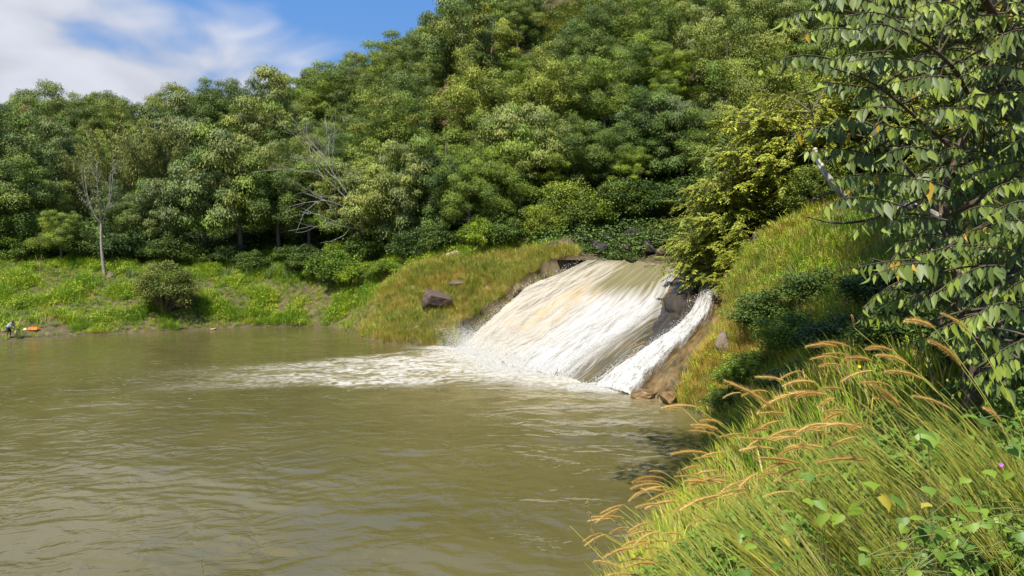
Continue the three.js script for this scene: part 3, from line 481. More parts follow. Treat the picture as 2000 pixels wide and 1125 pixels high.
// ---------------------------------------------------------------- single trees and bushes that stand out
// where the ground lies on a sight line; falls back to a given distance
const spot = (px, py, d) => { const g = groundSight(px, py, 12, 130); if (g) return g; return gp((px - 1000) / FL * d, d); };
{ // slender pale tree, forked, almost bare, thin grey green leaves at the tips
  const r = rng(301), w = new GB(), c = new GB(), p0 = gp((205 - 1000) / FL * 77.5, 77.5), H = 13.2;
  const t0 = V(0, -0.3, 0), f = V(-0.25, H * 0.42, 0); w.tube(arc(t0, f, V(-0.25, 0, 0.1), 7), (t) => lerp(0.19, 0.12, t), 8);
  for (let k = 0; k < 7; k++) {
    const a = k / 7 * 6.283 + 0.4, e = V(f.x + Math.cos(a) * (1.0 + 1.3 * r()), H * (0.78 + 0.22 * r()), Math.sin(a) * (0.8 + 1.0 * r())), path = arc(f, e, V(Math.cos(a) * 0.8, -0.9, Math.sin(a) * 0.8), 8);
    w.tube(path, (t) => lerp(0.075, 0.018, t), 6);
    for (let j = 0; j < 9; j++) { const b = path[2 + Math.floor(r() * 6)], q = randDir(r); q.y = Math.abs(q.y) + 0.35; const e2 = b.clone().addScaledVector(q, 0.8 + 1.0 * r()); w.tube(arc(b, e2, V(0, 0.1, 0), 4), (t) => lerp(0.022, 0.006, t), 4); for (let m = 0; m < 26; m++) { const u = r(), pos = b.clone().lerp(e2, 0.3 + 0.7 * u).add(randDir(r).multiplyScalar(0.35 * r())); c.leaf(pos, V(r() - 0.5, -0.4, r() - 0.5).normalize(), V(r() - 0.5, 1, r() - 0.5).normalize(), 0.16 + 0.1 * r(), 0.09, jit([0.12, 0.145, 0.06], r, 0.25)); } }
  }
  const t = thing('slender_tree', 'slender pale trunked tree forking into thin upright limbs at the wood edge', 'tree', p0); part('trunk', w.geo(false), barkMat([0.50, 0.45, 0.37]), t); part('crown', c.geo(), CROWN.a, t);
}
{ // leafless tree: thin pale branches sagging to the left out of the wood
  const r = rng(302), w = new GB(), p0 = gp((712 - 1000) / FL * 82, 82);
  const grow = (a, dir, len, rad, lev, sag) => {
    const pts = [a.clone()], d = dir.clone(); let p = a.clone(); const n = 8;
    for (let k = 0; k < n; k++) { d.add(V((r() - 0.5) * 0.30, (r() - 0.5) * 0.25 + sag * k / n, (r() - 0.5) * 0.30)).normalize(); p = p.clone().addScaledVector(d, len / n); pts.push(p); }
    w.tube(pts, (t) => lerp(rad, Math.max(rad * 0.3, 0.014), t), lev < 2 ? 7 : 4);
    if (lev < 3) { const nb = [5, 4, 3][lev]; for (let k = 0; k < nb; k++) { const i = 2 + Math.floor(r() * (n - 1)), q = d.clone().add(randDir(r).multiplyScalar(0.8)).add(V(-0.25, 0.15, 0.1)).normalize(); grow(pts[Math.min(i, n)], q, len * (0.45 + 0.3 * r()), Math.max(rad * 0.45, 0.016), lev + 1, sag * 0.7); } }
  };
  const h = 5.2; w.tube(arc(V(0, -0.3, 0), V(-0.3, h, 0.5), V(0.3, 0, 0), 7), (t) => lerp(0.20, 0.12, t), 8);
  const f = V(-0.3, h, 0.5);
  grow(f, V(-0.9, 0.35, 0.45).normalize(), 5.5, 0.085, 1, -0.10); grow(f, V(-0.75, 0.9, 0.4).normalize(), 6.5, 0.085, 1, 0.0); grow(f, V(-0.35, 1, 0.3).normalize(), 7.5, 0.09, 0, 0.03); grow(V(-0.1, 3.4, 0.3), V(-0.95, 0.12, 0.5).normalize(), 5.5, 0.07, 1, 0.16); grow(V(-0.2, 4.2, 0.4), V(-1, -0.1, 0.5).normalize(), 4.8, 0.06, 2, 0.18);
  const t = thing('bare_tree', 'leafless tree with a tangle of white grey branches before the dark wood', 'tree', p0); part('trunk', w.geo(false), barkMat([0.58, 0.54, 0.49]), t);
}
{ // bamboo: arching feathery canes
  const mk = (seed) => { const r = rng(seed), w = new GB(), c = new GB(); for (let k = 0; k < 22; k++) { const a = r() * 6.283, L = 9 + 3.5 * r(), o = 1.6 + 2.6 * r(), e = V(Math.cos(a) * o, L * 0.9, Math.sin(a) * o), path = arc(V(Math.cos(a) * 0.5, -0.3, Math.sin(a) * 0.5), e, V(-Math.cos(a) * o * 0.35, L * 0.25, -Math.sin(a) * o * 0.35), 10); w.tube(path, (t) => lerp(0.05, 0.012, t), 5); for (let m = 0; m < 420; m++) { const t = 0.22 + 0.78 * r(), q = path[Math.min(9, Math.floor(t * 9.99))].clone().lerp(path[Math.min(9, Math.floor(t * 9.99) + 1)], r()), sp = 0.75 * (0.35 + Math.sin(Math.PI * t)); q.add(V((r() + r() - 1) * sp, (r() - 0.6) * 0.5, (r() + r() - 1) * sp)); c.leaf(q, V((r() - 0.5) * 1.2, -0.75 + 0.5 * r(), (r() - 0.5) * 1.2).normalize(), V(r() - 0.5, 0.8, r() - 0.5).normalize(), 0.30 + 0.22 * r(), 0.055, jit([0.19, 0.215, 0.045], r, 0.22, 0.08)); } } return [w.geo(false), c.geo()]; };
  const [bw, bc] = mk(401), [bw2, bc2] = mk(402), bam = barkMat([0.30, 0.30, 0.09]);
  const words = ['tallest feathery bamboo clump in the middle of the yellow green stand', 'feathery bamboo clump at the left of the yellow green stand', 'bamboo clump leaning right beside the brownish tree', 'low bamboo clump left of the stand among dark trees'];
  [[288, 101, 1.35], [236, 99, 1.2], [340, 103, 1.15], [165, 100, 1.0]].forEach(([px, d, s], i) => { const p = gp((px - 1000) / FL * d, d), t = thing('bamboo_clump', words[i], 'bamboo', p, i * 1.9, 'bamboo on the hillside'); t.scale.setScalar(s); part('culms', i % 2 ? bw2 : bw, bam, t); part('crown', i % 2 ? bc2 : bc, CROWN.a, t); });
}
// bushes
const S = {
  bank: growShrub(501, { h: 4.3, rx: 2.6, n: 72, nl: 260, rc: 0.8, ll: 0.17, c: [[0.21, 0.25, 0.04], [0.16, 0.215, 0.035], [0.26, 0.26, 0.045]], c2: [0.42, 0.30, 0.02] }),
  bright: growShrub(502, { h: 3.0, rx: 2.3, n: 54, nl: 240, rc: 0.7, ll: 0.18, c: [[0.18, 0.28, 0.025], [0.23, 0.33, 0.025], [0.15, 0.24, 0.025]] }),
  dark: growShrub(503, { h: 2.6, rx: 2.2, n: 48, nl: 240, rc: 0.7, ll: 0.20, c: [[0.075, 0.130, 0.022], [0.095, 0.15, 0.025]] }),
  airy: growShrub(504, { h: 3.6, rx: 2.4, n: 46, nl: 240, rc: 0.75, ll: 0.15, c: [[0.22, 0.29, 0.035], [0.18, 0.25, 0.03]], c2: [0.26, 0.22, 0.06] }),
};
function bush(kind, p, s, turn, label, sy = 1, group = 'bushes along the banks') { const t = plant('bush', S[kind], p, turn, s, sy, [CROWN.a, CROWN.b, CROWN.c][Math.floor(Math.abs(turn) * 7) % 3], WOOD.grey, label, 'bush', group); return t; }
{
  const b = bush('bank', spot(325, 604, 71), 1.0, 0.6, 'large round bush with yellow flowers alone on the green bank', 1.12);
  bush('bright', gp((650 - 1000) / FL * 78, 78), 1.25, 1.1, 'bright green bush where the green bank meets the wood', 1.0);
  bush('bright', gp((700 - 1000) / FL * 76, 76), 0.9, 2.1, 'lower bright green bush just right of the larger one', 1.0);
  bush('dark', gp((600 - 1000) / FL * 80, 80), 1.0, 3.3, 'dark bush left of the bright green bush', 1.0);
  bush('airy', gp((1105 - 1000) / FL * 77, 77), 1.25, 0.2, 'yellow green airy bush hanging over the bank left of the falls lip', 1.25);
  bush('airy', gp((1060 - 1000) / FL * 75.5, 75.5), 0.95, 1.7, 'smaller airy bush beside the dark rock bank', 1.2);
  bush('airy', gp((1205 - 1000) / FL * 80, 80), 1.25, 2.4, 'bright fine leaved bush above the middle of the lip', 1.1);
  bush('bright', gp((1160 - 1000) / FL * 79, 79), 0.9, 4.4, 'small green bush between the two airy bushes over the lip', 1.1);
  bush('dark', gp((985 - 1000) / FL * 74, 74), 1.0, 5.0, 'dark bush at the top of the dry grass slope', 1.3);
  bush('bright', gp((935 - 1000) / FL * 73.5, 73.5), 0.8, 2.9, 'green bush above the flat tan rock', 1.5);
  bush('dark', gp((860 - 1000) / FL * 75, 75), 1.0, 0.9, 'dark bush behind the boulder slope', 1.2);
  bush('dark', gp((805 - 1000) / FL * 76, 76), 1.1, 1.9, 'dark bush left of the boulder slope top', 1.2);
  bush('bright', gp((755 - 1000) / FL * 74.5, 74.5), 0.75, 3.9, 'small bright bush at the shaded fold of the bank', 0.9);
  bush('bright', spot(1470, 760, 34), 0.62, 3.1, 'dense small leaved bush on the shaded right bank near the water', 0.9);
  bush('bright', spot(1545, 690, 30), 0.7, 0.1, 'green bush in the shade higher on the right bank', 0.9);
  bush('airy', gp(17.2, 50.5), 0.8, 5.5, 'light green bush at the top of the narrow chute', 0.9);
  bush('bright', gp(16.6, 47), 0.7, 2.5, 'yellow green bush on the right bank below the feathery trees', 0.9);
  bush('airy', gp(19.5, 45), 0.9, 1.5, 'airy bush above the dry grass of the right bank', 0.9);
  // shaded right bank
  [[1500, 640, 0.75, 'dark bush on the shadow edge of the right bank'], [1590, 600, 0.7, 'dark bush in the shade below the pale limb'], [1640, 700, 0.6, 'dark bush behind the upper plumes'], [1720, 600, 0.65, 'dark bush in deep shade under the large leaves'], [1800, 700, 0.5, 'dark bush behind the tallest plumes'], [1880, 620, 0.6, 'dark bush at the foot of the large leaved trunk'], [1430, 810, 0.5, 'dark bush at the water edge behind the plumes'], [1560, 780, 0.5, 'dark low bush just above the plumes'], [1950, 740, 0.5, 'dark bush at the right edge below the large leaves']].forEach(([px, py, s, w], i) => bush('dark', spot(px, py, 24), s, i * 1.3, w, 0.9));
  // undergrowth that closes the foot of the wood
  const r = rng(511), place = (px) => px < 150 ? 'at the far left end' : px < 260 ? 'around the slender pale tree' : px < 420 ? 'behind the large round bush' : px < 600 ? 'behind the reed tufts' : 'under the bare white tree';
  const list = []; for (let px = -60; px < 780; px += 56) { const d = 80.5 + r() * 2.5; list.push([px + (r() - 0.5) * 24, d, r() < 0.7 ? 'dark' : 'bright', 0.7 + 0.5 * r()]); }
  const seen = {}; for (const [px, d, k, s] of list) { const w = place(px); seen[w] = (seen[w] || 0) + 1; bush(k, gp((px - 1000) / FL * d, d), s, r() * 6, ['first', 'second', 'third', 'fourth', 'fifth', 'sixth'][(seen[w] - 1) % 6] + ' low shrub from left along the wood edge ' + w, 1.05, 'low shrubs along the wood edge'); }
  const hang = []; for (let px = 1030; px < 1400; px += 38) hang.push([px, 77.5 + r() * 5]);
  hang.forEach(([px, d], i) => bush(r() < 0.35 ? 'dark' : r() < 0.5 ? 'bright' : 'airy', gp((px - 1000) / FL * d, d), 1.1 + 0.6 * r(), r() * 6, ['first', 'second', 'third', 'fourth', 'fifth', 'sixth', 'seventh', 'eighth', 'ninth', 'tenth'][i] + ' shrub from left on the bank behind the lip', 1, 'shrubs behind the falls lip'));
}
// feathery trees leaning over the chute: small leaves on flat sprays
{
  const grow = (seed, o) => {
    const r = rng(seed), w = new GB(), c = new GB(), top = V(o.lean * 0.45, o.h * 0.8, 0.6), tp = arc(V(0, -0.4, 0), top, V(-o.lean * 0.1, 0.4, 0), 9); w.tube(tp, (t) => lerp(o.r0, o.r0 * 0.3, t), 8);
    for (let k = 0; k < o.n; k++) {
      const t = 0.18 + 0.82 * r(), b = tp[Math.floor(t * 8)], a = r() * 6.283, out = o.rx * (0.45 + 0.65 * r()) * (1.15 - 0.55 * t), e = V(b.x + Math.cos(a) * out + o.lean * 0.5 * (0.4 + r() * 0.6), b.y + (r() - 0.28) * o.h * 0.36 + 0.2, b.z + Math.sin(a) * out), path = arc(b, e, V(0, out * 0.16, 0), 7); w.tube(path, (q) => lerp(0.07, 0.012, q), 5);
      for (let s = 0; s < 13; s++) {
        const i = 2 + Math.floor(r() * 5), q0 = path[Math.min(6, i)], dir = V(Math.cos(a) + (r() - 0.5) * 1.9, (r() - 0.62) * 1.3, Math.sin(a) + (r() - 0.5) * 1.9).normalize(), L = 0.7 + 0.9 * r(), q1 = q0.clone().addScaledVector(dir, L); q1.y -= 0.3 * L; w.tube([q0, q0.clone().lerp(q1, 0.5).add(V(0, 0.06, 0)), q1], [0.012, 0.008, 0.004], 3, [1, 1, 1], false);
        const side = dir.clone().cross(UP).normalize(), base = o.c[Math.floor(r() * o.c.length)], tint = 0.85 + 0.3 * r();
        for (let m = 0; m < 42; m++) { const u = m / 42, sg = m % 2 ? 1 : -1, pos = q0.clone().lerp(q1, u).add(V((r() - 0.5) * 0.10, Math.sin(u * 3) * 0.04 + (r() - 0.5) * 0.12, (r() - 0.5) * 0.10)), ld = side.clone().multiplyScalar(sg).addScaledVector(dir, 0.45).add(V((r() - 0.5) * 0.5, -0.25 + (r() - 0.5) * 0.5, (r() - 0.5) * 0.5)).normalize(), cc = jit(r() < 0.03 ? [0.30, 0.26, 0.04] : base, r, 0.22, 0.1); c.leaf(pos, ld, V((r() - 0.6) * 1.1, 0.8, (r() - 0.2) * 1.1).normalize(), o.ll * (0.7 + 0.6 * r()), o.ll * 0.46, [cc[0] * tint, cc[1] * tint, cc[2] * tint], 0.12, 0.12); }
      }
    }
    return { wood: w.geo(false), crown: c.geo() };
  };
  const cc = [[0.26, 0.31, 0.035], [0.31, 0.35, 0.04], [0.20, 0.25, 0.032]], A = grow(601, { h: 8.5, lean: -3.2, rx: 3.6, n: 72, r0: 0.16, ll: 0.20, c: cc }), B = grow(602, { h: 9.5, lean: -2.0, rx: 3.8, n: 70, r0: 0.17, ll: 0.18, c: cc });
  const put = (P, x, d, s, turn, tint, label, dy = 0) => { const p = gp(x, d); p.y += dy; plant('feathery_tree', P, p, turn, s, 1, tint, WOOD.grey, label, 'tree', 'feathery trees over the right bank'); };
  put(A, 17.4, 52.0, 1.0, 0.1, CROWN.a, 'feathery tree reaching furthest over the chute and the lip', -0.9);
  put(B, 16.6, 49.0, 0.62, 0.6, CROWN.c, 'low feathery tree hanging over the top of the chute', -0.9);
  put(B, 15.9, 53.6, 0.95, -0.4, CROWN.a, 'feathery tree standing at the right end of the lip', -1.0);
  put(A, 19.8, 49.5, 1.15, -0.15, CROWN.c, 'broad feathery tree in the middle of the group over the chute', -0.6);
  put(B, 20.5, 47.5, 0.95, -0.3, CROWN.c, 'feathery tree in front of the others above the dry grass');
  put(B, 23.5, 54, 1.2, 1.2, CROWN.a, 'taller feathery tree behind the two leaning over the chute');
  put(A, 25, 47, 1.05, 0.5, CROWN.c, 'feathery tree behind the pale curved limb');
  put(A, 22, 61, 1.3, -0.5, CROWN.b, 'feathery tree across the river right of the lip');
  put(B, 29, 58, 1.5, 2.2, CROWN.b, 'tallest feathery tree at the back right, top out of view');
  put(A, 31, 48, 1.4, 0.2, CROWN.a, 'feathery tree up the right slope, partly behind large leaves');
  put(B, 26, 38, 1.05, -0.2, CROWN.a, 'nearest feathery tree on the grassy right slope');
  put(A, 33, 39, 1.5, 1.0, CROWN.b, 'feathery tree at the far right behind the large leaves');
}

// ---------------------------------------------------------------- rocks
const stoneTex = tex(512, 512, (u, v) => { const a = fbm(u * 8, v * 8, 5, 8, 8), b = fbm(u * 30, v * 30, 3, 30, 30), k = clamp(0.72 + a * 0.75 + b * 0.4, 0.15, 1.2); return [k, k * (0.97 + 0.06 * a), k * (0.94 - 0.1 * a)]; });
const stoneBump = tex(512, 512, (u, v) => clamp(0.5 + fbm(u * 12, v * 12, 6, 12, 12) * 0.7), false);
function rockGeo(seed, sx, sy, sz, cuts = 11) {
  const r = rng(seed), g = new THREE.IcosahedronGeometry(1, 14), p = g.attributes.position, pl = [];
  for (let k = 0; k < cuts; k++) pl.push([randDir(r), 0.42 + 0.32 * r()]);
  for (let k = 0; k < p.count; k++) {
    const v = V(p.getX(k), p.getY(k), p.getZ(k)); for (const [n, o] of pl) { const d = v.dot(n) - o; if (d > 0) v.addScaledVector(n, -d * 0.97); }
    const q = v.clone().multiplyScalar(1.6); v.multiplyScalar(1 + 0.10 * fbm(q.x + seed, q.y + q.z * 0.7, 4) + 0.05 * fbm(q.z * 2.3 + seed, q.x * 2.3 - q.y * 2, 3)); p.setXYZ(k, v.x * sx, v.y * sy, v.z * sz);
  }
  const uv = g.attributes.uv; for (let k = 0; k < p.count; k++) uv.setXY(k, (p.getX(k) + p.getZ(k) * 0.6) * 0.4, (p.getY(k) + p.getZ(k) * 0.5) * 0.4);
  g.deleteAttribute('normal'); const m = new THREE.BufferGeometry(); m.setAttribute('position', p); m.setAttribute('uv', uv); m.computeVertexNormals(); return smoothNormals(m);
}
function smoothNormals(g) { // shared normals for points that coincide
  const p = g.attributes.position, n = g.attributes.normal, map = new Map(), key = (k) => p.getX(k).toFixed(4) + p.getY(k).toFixed(4) + p.getZ(k).toFixed(4);
  for (let k = 0; k < p.count; k++) { const q = key(k); if (!map.has(q)) map.set(q, V()); map.get(q).add(V(n.getX(k), n.getY(k), n.getZ(k))); }
  for (let k = 0; k < p.count; k++) { const v = map.get(key(k)).clone().normalize(); n.setXYZ(k, v.x, v.y, v.z); } return g;
}
const stoneMat = (c, rough = 0.85) => { const m = new THREE.MeshStandardMaterial({ map: stoneTex, bumpMap: stoneBump, bumpScale: 0.05, roughness: rough }); m.color.setRGB(...c); return m; };
const STONE = { purple: stoneMat([0.125, 0.085, 0.068]), grey: stoneMat([0.20, 0.155, 0.125]), ochre: stoneMat([0.25, 0.155, 0.06], 0.45), tan: stoneMat([0.42, 0.32, 0.19]), dark: stoneMat([0.045, 0.036, 0.027]), moss: stoneMat([0.20, 0.16, 0.07]) };
function rock(p, sx, sy, sz, seed, mat, label, tilt = 0, sink = 0.25, group = 'rocks around the falls') { const m = new THREE.Mesh(rockGeo(seed, sx, sy, sz), STONE[mat]); m.name = numbered('rock'); m.position.copy(p); m.position.y += sy * (1 - 2 * sink); m.rotation.set(0, seed, tilt); m.castShadow = m.receiveShadow = true; scene.add(m); return tag(m, label, 'rock', group); }
{
  rock(spot(853, 608, 63.4), 1.55, 1.35, 1.2, 3, 'purple', 'large dark angular boulder in the dry grass left of the falls', -0.35, 0.12);
  rock(spot(1014, 570, 62.4), 0.95, 0.75, 0.8, 7, 'moss', 'brown mossy rock at the upper left edge of the broad fall', 0.2, 0.3);
  rock(spot(892, 560, 66), 0.95, 0.65, 0.7, 12, 'grey', 'pale weathered rock half hidden in grass above the boulder', 0, 0.3);
  rock(spot(886, 503, 71), 1.1, 0.45, 0.8, 13, 'tan', 'flat tan rock in a gap at the wood edge', 0, 0.2);
  rock(spot(1412, 690, 42), 0.80, 0.72, 0.7, 17, 'grey', 'smooth grey rock in the dry grass right of the chute', 0.3, 0.2);
  rock(spot(1444, 590, 46), 0.28, 0.22, 0.25, 19, 'tan', 'small tan stone in the grass high beside the chute', 0, 0.2);
  rock(onLevel(1262, 778).add(V(0.1, 0, -0.3)), 0.85, 0.45, 0.9, 23, 'ochre', 'wet ochre rock at the waterline below the chute', 0.1, 0.5);
  rock(onLevel(1308, 787).add(V(0, 0.1, 0)), 0.8, 0.45, 0.8, 29, 'ochre', 'ochre rock under the dry grass at the water, right of the wet one', 0.1, 0.45);
  rock(onLevel(872, 672).add(V(0, 0, -1.2)), 1.3, 0.9, 1.0, 31, 'moss', 'brown rock in the mist at the left foot of the broad fall', 0, 0.3);
  rock(gp((1085 - 1000) / FL * 67, 67), 1.2, 0.8, 1.0, 37, 'dark', 'dark rock in the shade left of the lip', 0, 0.25);
  rock(gp((1140 - 1000) / FL * 73.5, 73.5), 1.5, 0.9, 1.0, 41, 'dark', 'dark rock on the far bank behind the left part of the lip', 0, 0.25);
  rock(gp((1190 - 1000) / FL * 75, 75), 1.3, 1.0, 1.0, 43, 'dark', 'dark rock below the small bush behind the lip', 0, 0.25);
  rock(gp((1240 - 1000) / FL * 76, 76), 1.5, 0.8, 1.0, 47, 'dark', 'broad dark rock on the far bank behind the right part of the lip', 0, 0.25);
  [[1105, 70.5, 1.0], [1165, 71.5, 1.2], [1215, 72.5, 0.9], [1262, 73, 1.1], [1290, 72, 0.8]].forEach(([px, d, q], i) => { const g = gp((px - 1000) / FL * d, d); g.y = Math.max(g.y, 6.5); rock(g, 1.3 * q, 0.8 * q, 0.9 * q, 71 + i * 3, i % 2 ? 'dark' : 'purple', ['first', 'second', 'third', 'fourth', 'fifth'][i] + ' dark rock from left along the river just behind the lip', 0, 0.3); });
  const sh = slab(0.655, 0.24); rock(sh, 1.2, 0.8, 1.7, 53, 'dark', 'dark wet rock hump between the broad fall and the chute', 0.1, 0.62).rotation.set(0.38, 0.3, 0.25);
  rock(gp((218 - 1000) / FL * 77, 77), 0.55, 0.4, 0.5, 61, 'grey', 'grey brown stone at the foot of the slender pale tree', 0, 0.2);
  rock(onLevel(418, 644).add(V(0, 0.02, 0)), 0.5, 0.16, 0.3, 67, 'tan', 'pale flat stone at the far waterline below the round bush', 0, 0.3);
}
// ---------------------------------------------------------------- ground cover: grass and low plants that nobody could count
function grassTuft(seed, o) {
  const r = rng(seed), g = new GB();
  for (let k = 0; k < o.n; k++) { const a = r() * 6.283, b = V(Math.cos(a), 0, Math.sin(a)).multiplyScalar(o.rad * Math.sqrt(r())), L = o.h * (0.55 + 0.6 * r()), out = L * (0.15 + 0.5 * r()), e = b.clone().add(V(Math.cos(a) * out + (o.lean || 0) * L, L * (0.85 - 0.3 * r()), Math.sin(a) * out)), pts = arc(b.clone().setY(-0.05), e, V((o.lean || 0) * -L * 0.2, L * 0.28, 0), o.seg || 5), c = jit(o.c[Math.floor(r() * o.c.length)], r, 0.22, 0.1); g.blade(pts, o.w * (0.7 + 0.6 * r()), V(Math.cos(a + 1.57), 0.1 * (r() - 0.5), Math.sin(a + 1.57)).normalize(), c); }
  return g.geo();
}
function herbTuft(seed, o) {
  const r = rng(seed), g = new GB();
  for (let k = 0; k < o.n; k++) { const d = randDir(r); d.y = Math.abs(d.y); const q = Math.pow(r(), 0.5), p = V(d.x * o.rad * q, o.h * (0.12 + 0.88 * d.y * q), d.z * o.rad * q), n = V(d.x * 0.6 + r() - 0.5, 0.9, d.z * 0.6 + r() - 0.5).normalize(), ll = o.ll * (0.6 + 0.7 * r()); g.leaf(p, V(d.x + r() - 0.5, (r() - 0.45) * 0.7, d.z + r() - 0.5).normalize(), n, ll, ll * 0.55, jit(o.c[Math.floor(r() * o.c.length)], r, 0.22, 0.1), 0.15, 0.12); }
  return g.geo();
}
const COVER = leafMat([1, 1, 1], 0.65, 0.2);
const GC = { fresh: [0.31, 0.44, 0.030], lush: [0.255, 0.395, 0.026], yell: [0.38, 0.37, 0.050], dry: [0.46, 0.36, 0.12], straw: [0.58, 0.45, 0.21], deep: [0.09, 0.15, 0.02] };
const T = {
  herb: [1, 2, 3].map((k) => herbTuft(700 + k, { n: 95, rad: 0.55, h: 0.62, ll: 0.14, c: [GC.fresh, GC.lush, GC.fresh] })),
  tall: [1, 2, 3].map((k) => grassTuft(710 + k, { n: 30, rad: 0.28, h: 1.0, w: 0.03, c: [GC.fresh, GC.lush, GC.fresh, GC.lush, GC.yell] })),
  dry: [1, 2, 3].map((k) => grassTuft(720 + k, { n: 42, rad: 0.32, h: 0.85, w: 0.018, c: [GC.dry, GC.yell, GC.straw, GC.yell] })),
  mid: [1, 2, 3, 4].map((k) => grassTuft(730 + k, { n: 26, rad: 0.26, h: 0.75, w: 0.030, c: k > 2 ? [GC.yell, GC.dry, GC.straw, GC.fresh] : [GC.fresh, GC.yell, GC.lush], seg: 5 })),
  under: [1, 2].map((k) => herbTuft(740 + k, { n: 130, rad: 1.3, h: 1.5, ll: 0.30, c: [GC.deep, GREEN.mid, GC.deep] })),
};
function scatter(name, geos, label, category, list) { // list: [position, scale, turn, colour]; one object for each shape
  geos.forEach((g, v) => {
    const own = list.filter((_, i) => i % geos.length === v); if (!own.length) return;
    const im = new THREE.InstancedMesh(g, COVER, own.length), m = new THREE.Matrix4(), q = new THREE.Quaternion(), e = new THREE.Euler(), c = new THREE.Color();
    own.forEach(([p, s, t, col, sy = 1], i) => { e.set((noise(p.x * 3, p.z * 3)) * 0.25, t, noise(p.x * 3 + 9, p.z * 3) * 0.25); q.setFromEuler(e); m.compose(p, q, V(s, s * sy, s)); im.setMatrixAt(i, m); im.setColorAt(i, c.setRGB(...col)); });
    im.name = numbered(name); im.castShadow = im.receiveShadow = true; scene.add(im); tag(im, label, category, null, 'stuff');
  });
}
const inRiver = (x, d) => x > 4.5 && d > 57 && groundY(x, -d) < 6.75;
{
  const r = rng(800), herb = [], tall = [], dry = [], right = [], rdry = [], rherb = [], under = [];
  const ok = (x, d, y) => y > 0.06 && slabAt(x, d, 0) === undefined && !inRiver(x, d);
  // far banks
  for (let k = 0; k < 46000; k++) {
    const x = lerp(-82, 6, r()), d = lerp(57, 86, r()), y = groundY(x, -d); if (!ok(x, d, y) || y > 8.5) continue;
    const px = 1000 + x / d * FL, n1 = noise(x * 0.16, d * 0.22), n2 = noise(x * 0.5 + 7, d * 0.5);
    const prom = smooth(-15.5, -10.5, x + n1 * 2.5) * smooth(74, 69, d);                    // dry grass on the slope beside the falls
    if (px < 130 && y < 1.15 + 0.5 * n2 && px > -60 && r() < 0.8) continue;                  // trodden earth by the water, far left
    const k1 = 0.8 + 0.35 * n2 + 0.25 * n1;
    if (r() < prom) { if (r() < 0.75) dry.push([V(x, y, -d), 0.75 + 0.6 * r(), r() * 6.28, mix3([0.78, 0.95, 0.58], [1.12, 1.0, 0.85], clamp(0.5 + n2 + 0.5 * n1))]); else if (r() < 0.8) tall.push([V(x, y, -d), 0.6 + 0.5 * r(), r() * 6.28, [k1, k1, k1]]); continue; }
    const lump = 0.6 + 1.0 * smooth(-0.25, 0.5, noise(x * 0.32 + 20, d * 0.32));
    if (r() < 0.24) herb.push([V(x, y, -d), (0.5 + 0.5 * r()) * lump * lerp(0.75, 1, smooth(0, 1.5, y)), r() * 6.28, mix3([0.8 * k1, 0.95 * k1, 0.8 * k1], [1.35 * k1, 1.15 * k1, 0.9 * k1], clamp(0.5 + n1)), 0.8 + 0.5 * r()]);
    else if (r() < 0.55) tall.push([V(x, y, -d), (0.5 + 0.5 * r()) * lump, r() * 6.28, mix3([0.85, 1, 0.85], [1.3, 1.1, 0.8], clamp(0.5 + n2))]);
  }
  // right bank
  for (let k = 0; k < 70000; k++) {
    const d = lerp(11, 60, r()), x = lerp(2, 40, r()), y = groundY(x, -d); if (!ok(x, d, y)) continue;
    const px = 1000 + x / d * FL; if (px > 2600) continue;
    const n1 = noise(x * 0.22 + 3, d * 0.2), n2 = noise(x * 0.7, d * 0.7), tan = 0.75 * smooth(7.0, 4.4, y + n1 * 2.6) * smooth(28, 34, d) * smooth(16.0, 11.5, x + n2);
    if (r() < tan * 0.85) rdry.push([V(x, y, -d), 0.65 + 0.5 * r(), r() * 6.28, mix3([0.95, 0.9, 0.7], [1.25, 0.95, 0.75], clamp(0.5 + n2))]);
    else if (r() < 0.55) right.push([V(x, y, -d), 0.6 + 0.9 * r(), r() * 6.28, mix3([0.60, 0.72, 0.7], [1.25, 1.05, 0.95], clamp(0.45 + n1 * 0.9 + n2 * 0.7))]);
    else if (r() < 0.40 + 0.9 * n2) rherb.push([V(x, y, -d), 0.4 + 0.6 * r() * smooth(14, 24, d), r() * 6.28, [0.85 + 0.3 * n1, 0.95 + 0.2 * n1, 0.8]]);
  }
  // wood floor
  for (let k = 0; k < 15000; k++) { const d = lerp(72, 200, r()), x = lerp(-0.85, 0.85, r()) * d, y = groundY(x, -d); if (y < 6.8 || inRiver(x, d) || (d < 83 && x < 2)) continue; const p = pixelOf(V(x, y, -d)); if (p[1] < -60 || p[0] < -80 || p[0] > 2080) continue; under.push([V(x, y, -d), 0.7 + 0.8 * r(), r() * 6.28, jit([1, 1, 1], r, 0.25, 0.15)]); }
  for (let k = 0; k < 500; k++) { const d = lerp(69, 84, r()), x = lerp(2, 34, r()), y = groundY(x, -d); if (y < 6.7 || inRiver(x, d)) continue; under.push([V(x, y - 0.1, -d), 0.4 + 0.5 * r(), r() * 6.28, jit([1, 1, 1], r, 0.3, 0.15)]); }
  for (let k = 0; k < 1200; k++) { const d = lerp(30, 70, r()), x = lerp(20, 55, r()), y = groundY(x, -d); if (y < 8 || inRiver(x, d)) continue; under.push([V(x, y, -d), 0.6 + 0.6 * r(), r() * 6.28, jit([1.1, 1.15, 1], r, 0.25, 0.15)]); }
  scatter('weeds', T.herb, 'lush bright green weeds covering the far left bank', 'weeds', herb);
  scatter('grass', T.tall, 'tall green grass among the weeds of the far bank', 'grass', tall);
  scatter('dry_grass', T.dry, 'dry olive yellow grass on the slope left of the falls', 'grass', dry);
  scatter('grass', T.mid, 'green grass on the steep right bank', 'grass', right);
  scatter('dry_grass', T.dry, 'tan dry grass beside the narrow chute on the right bank', 'grass', rdry);
  scatter('weeds', T.herb, 'low leafy weeds in the grass of the right bank', 'weeds', rherb);
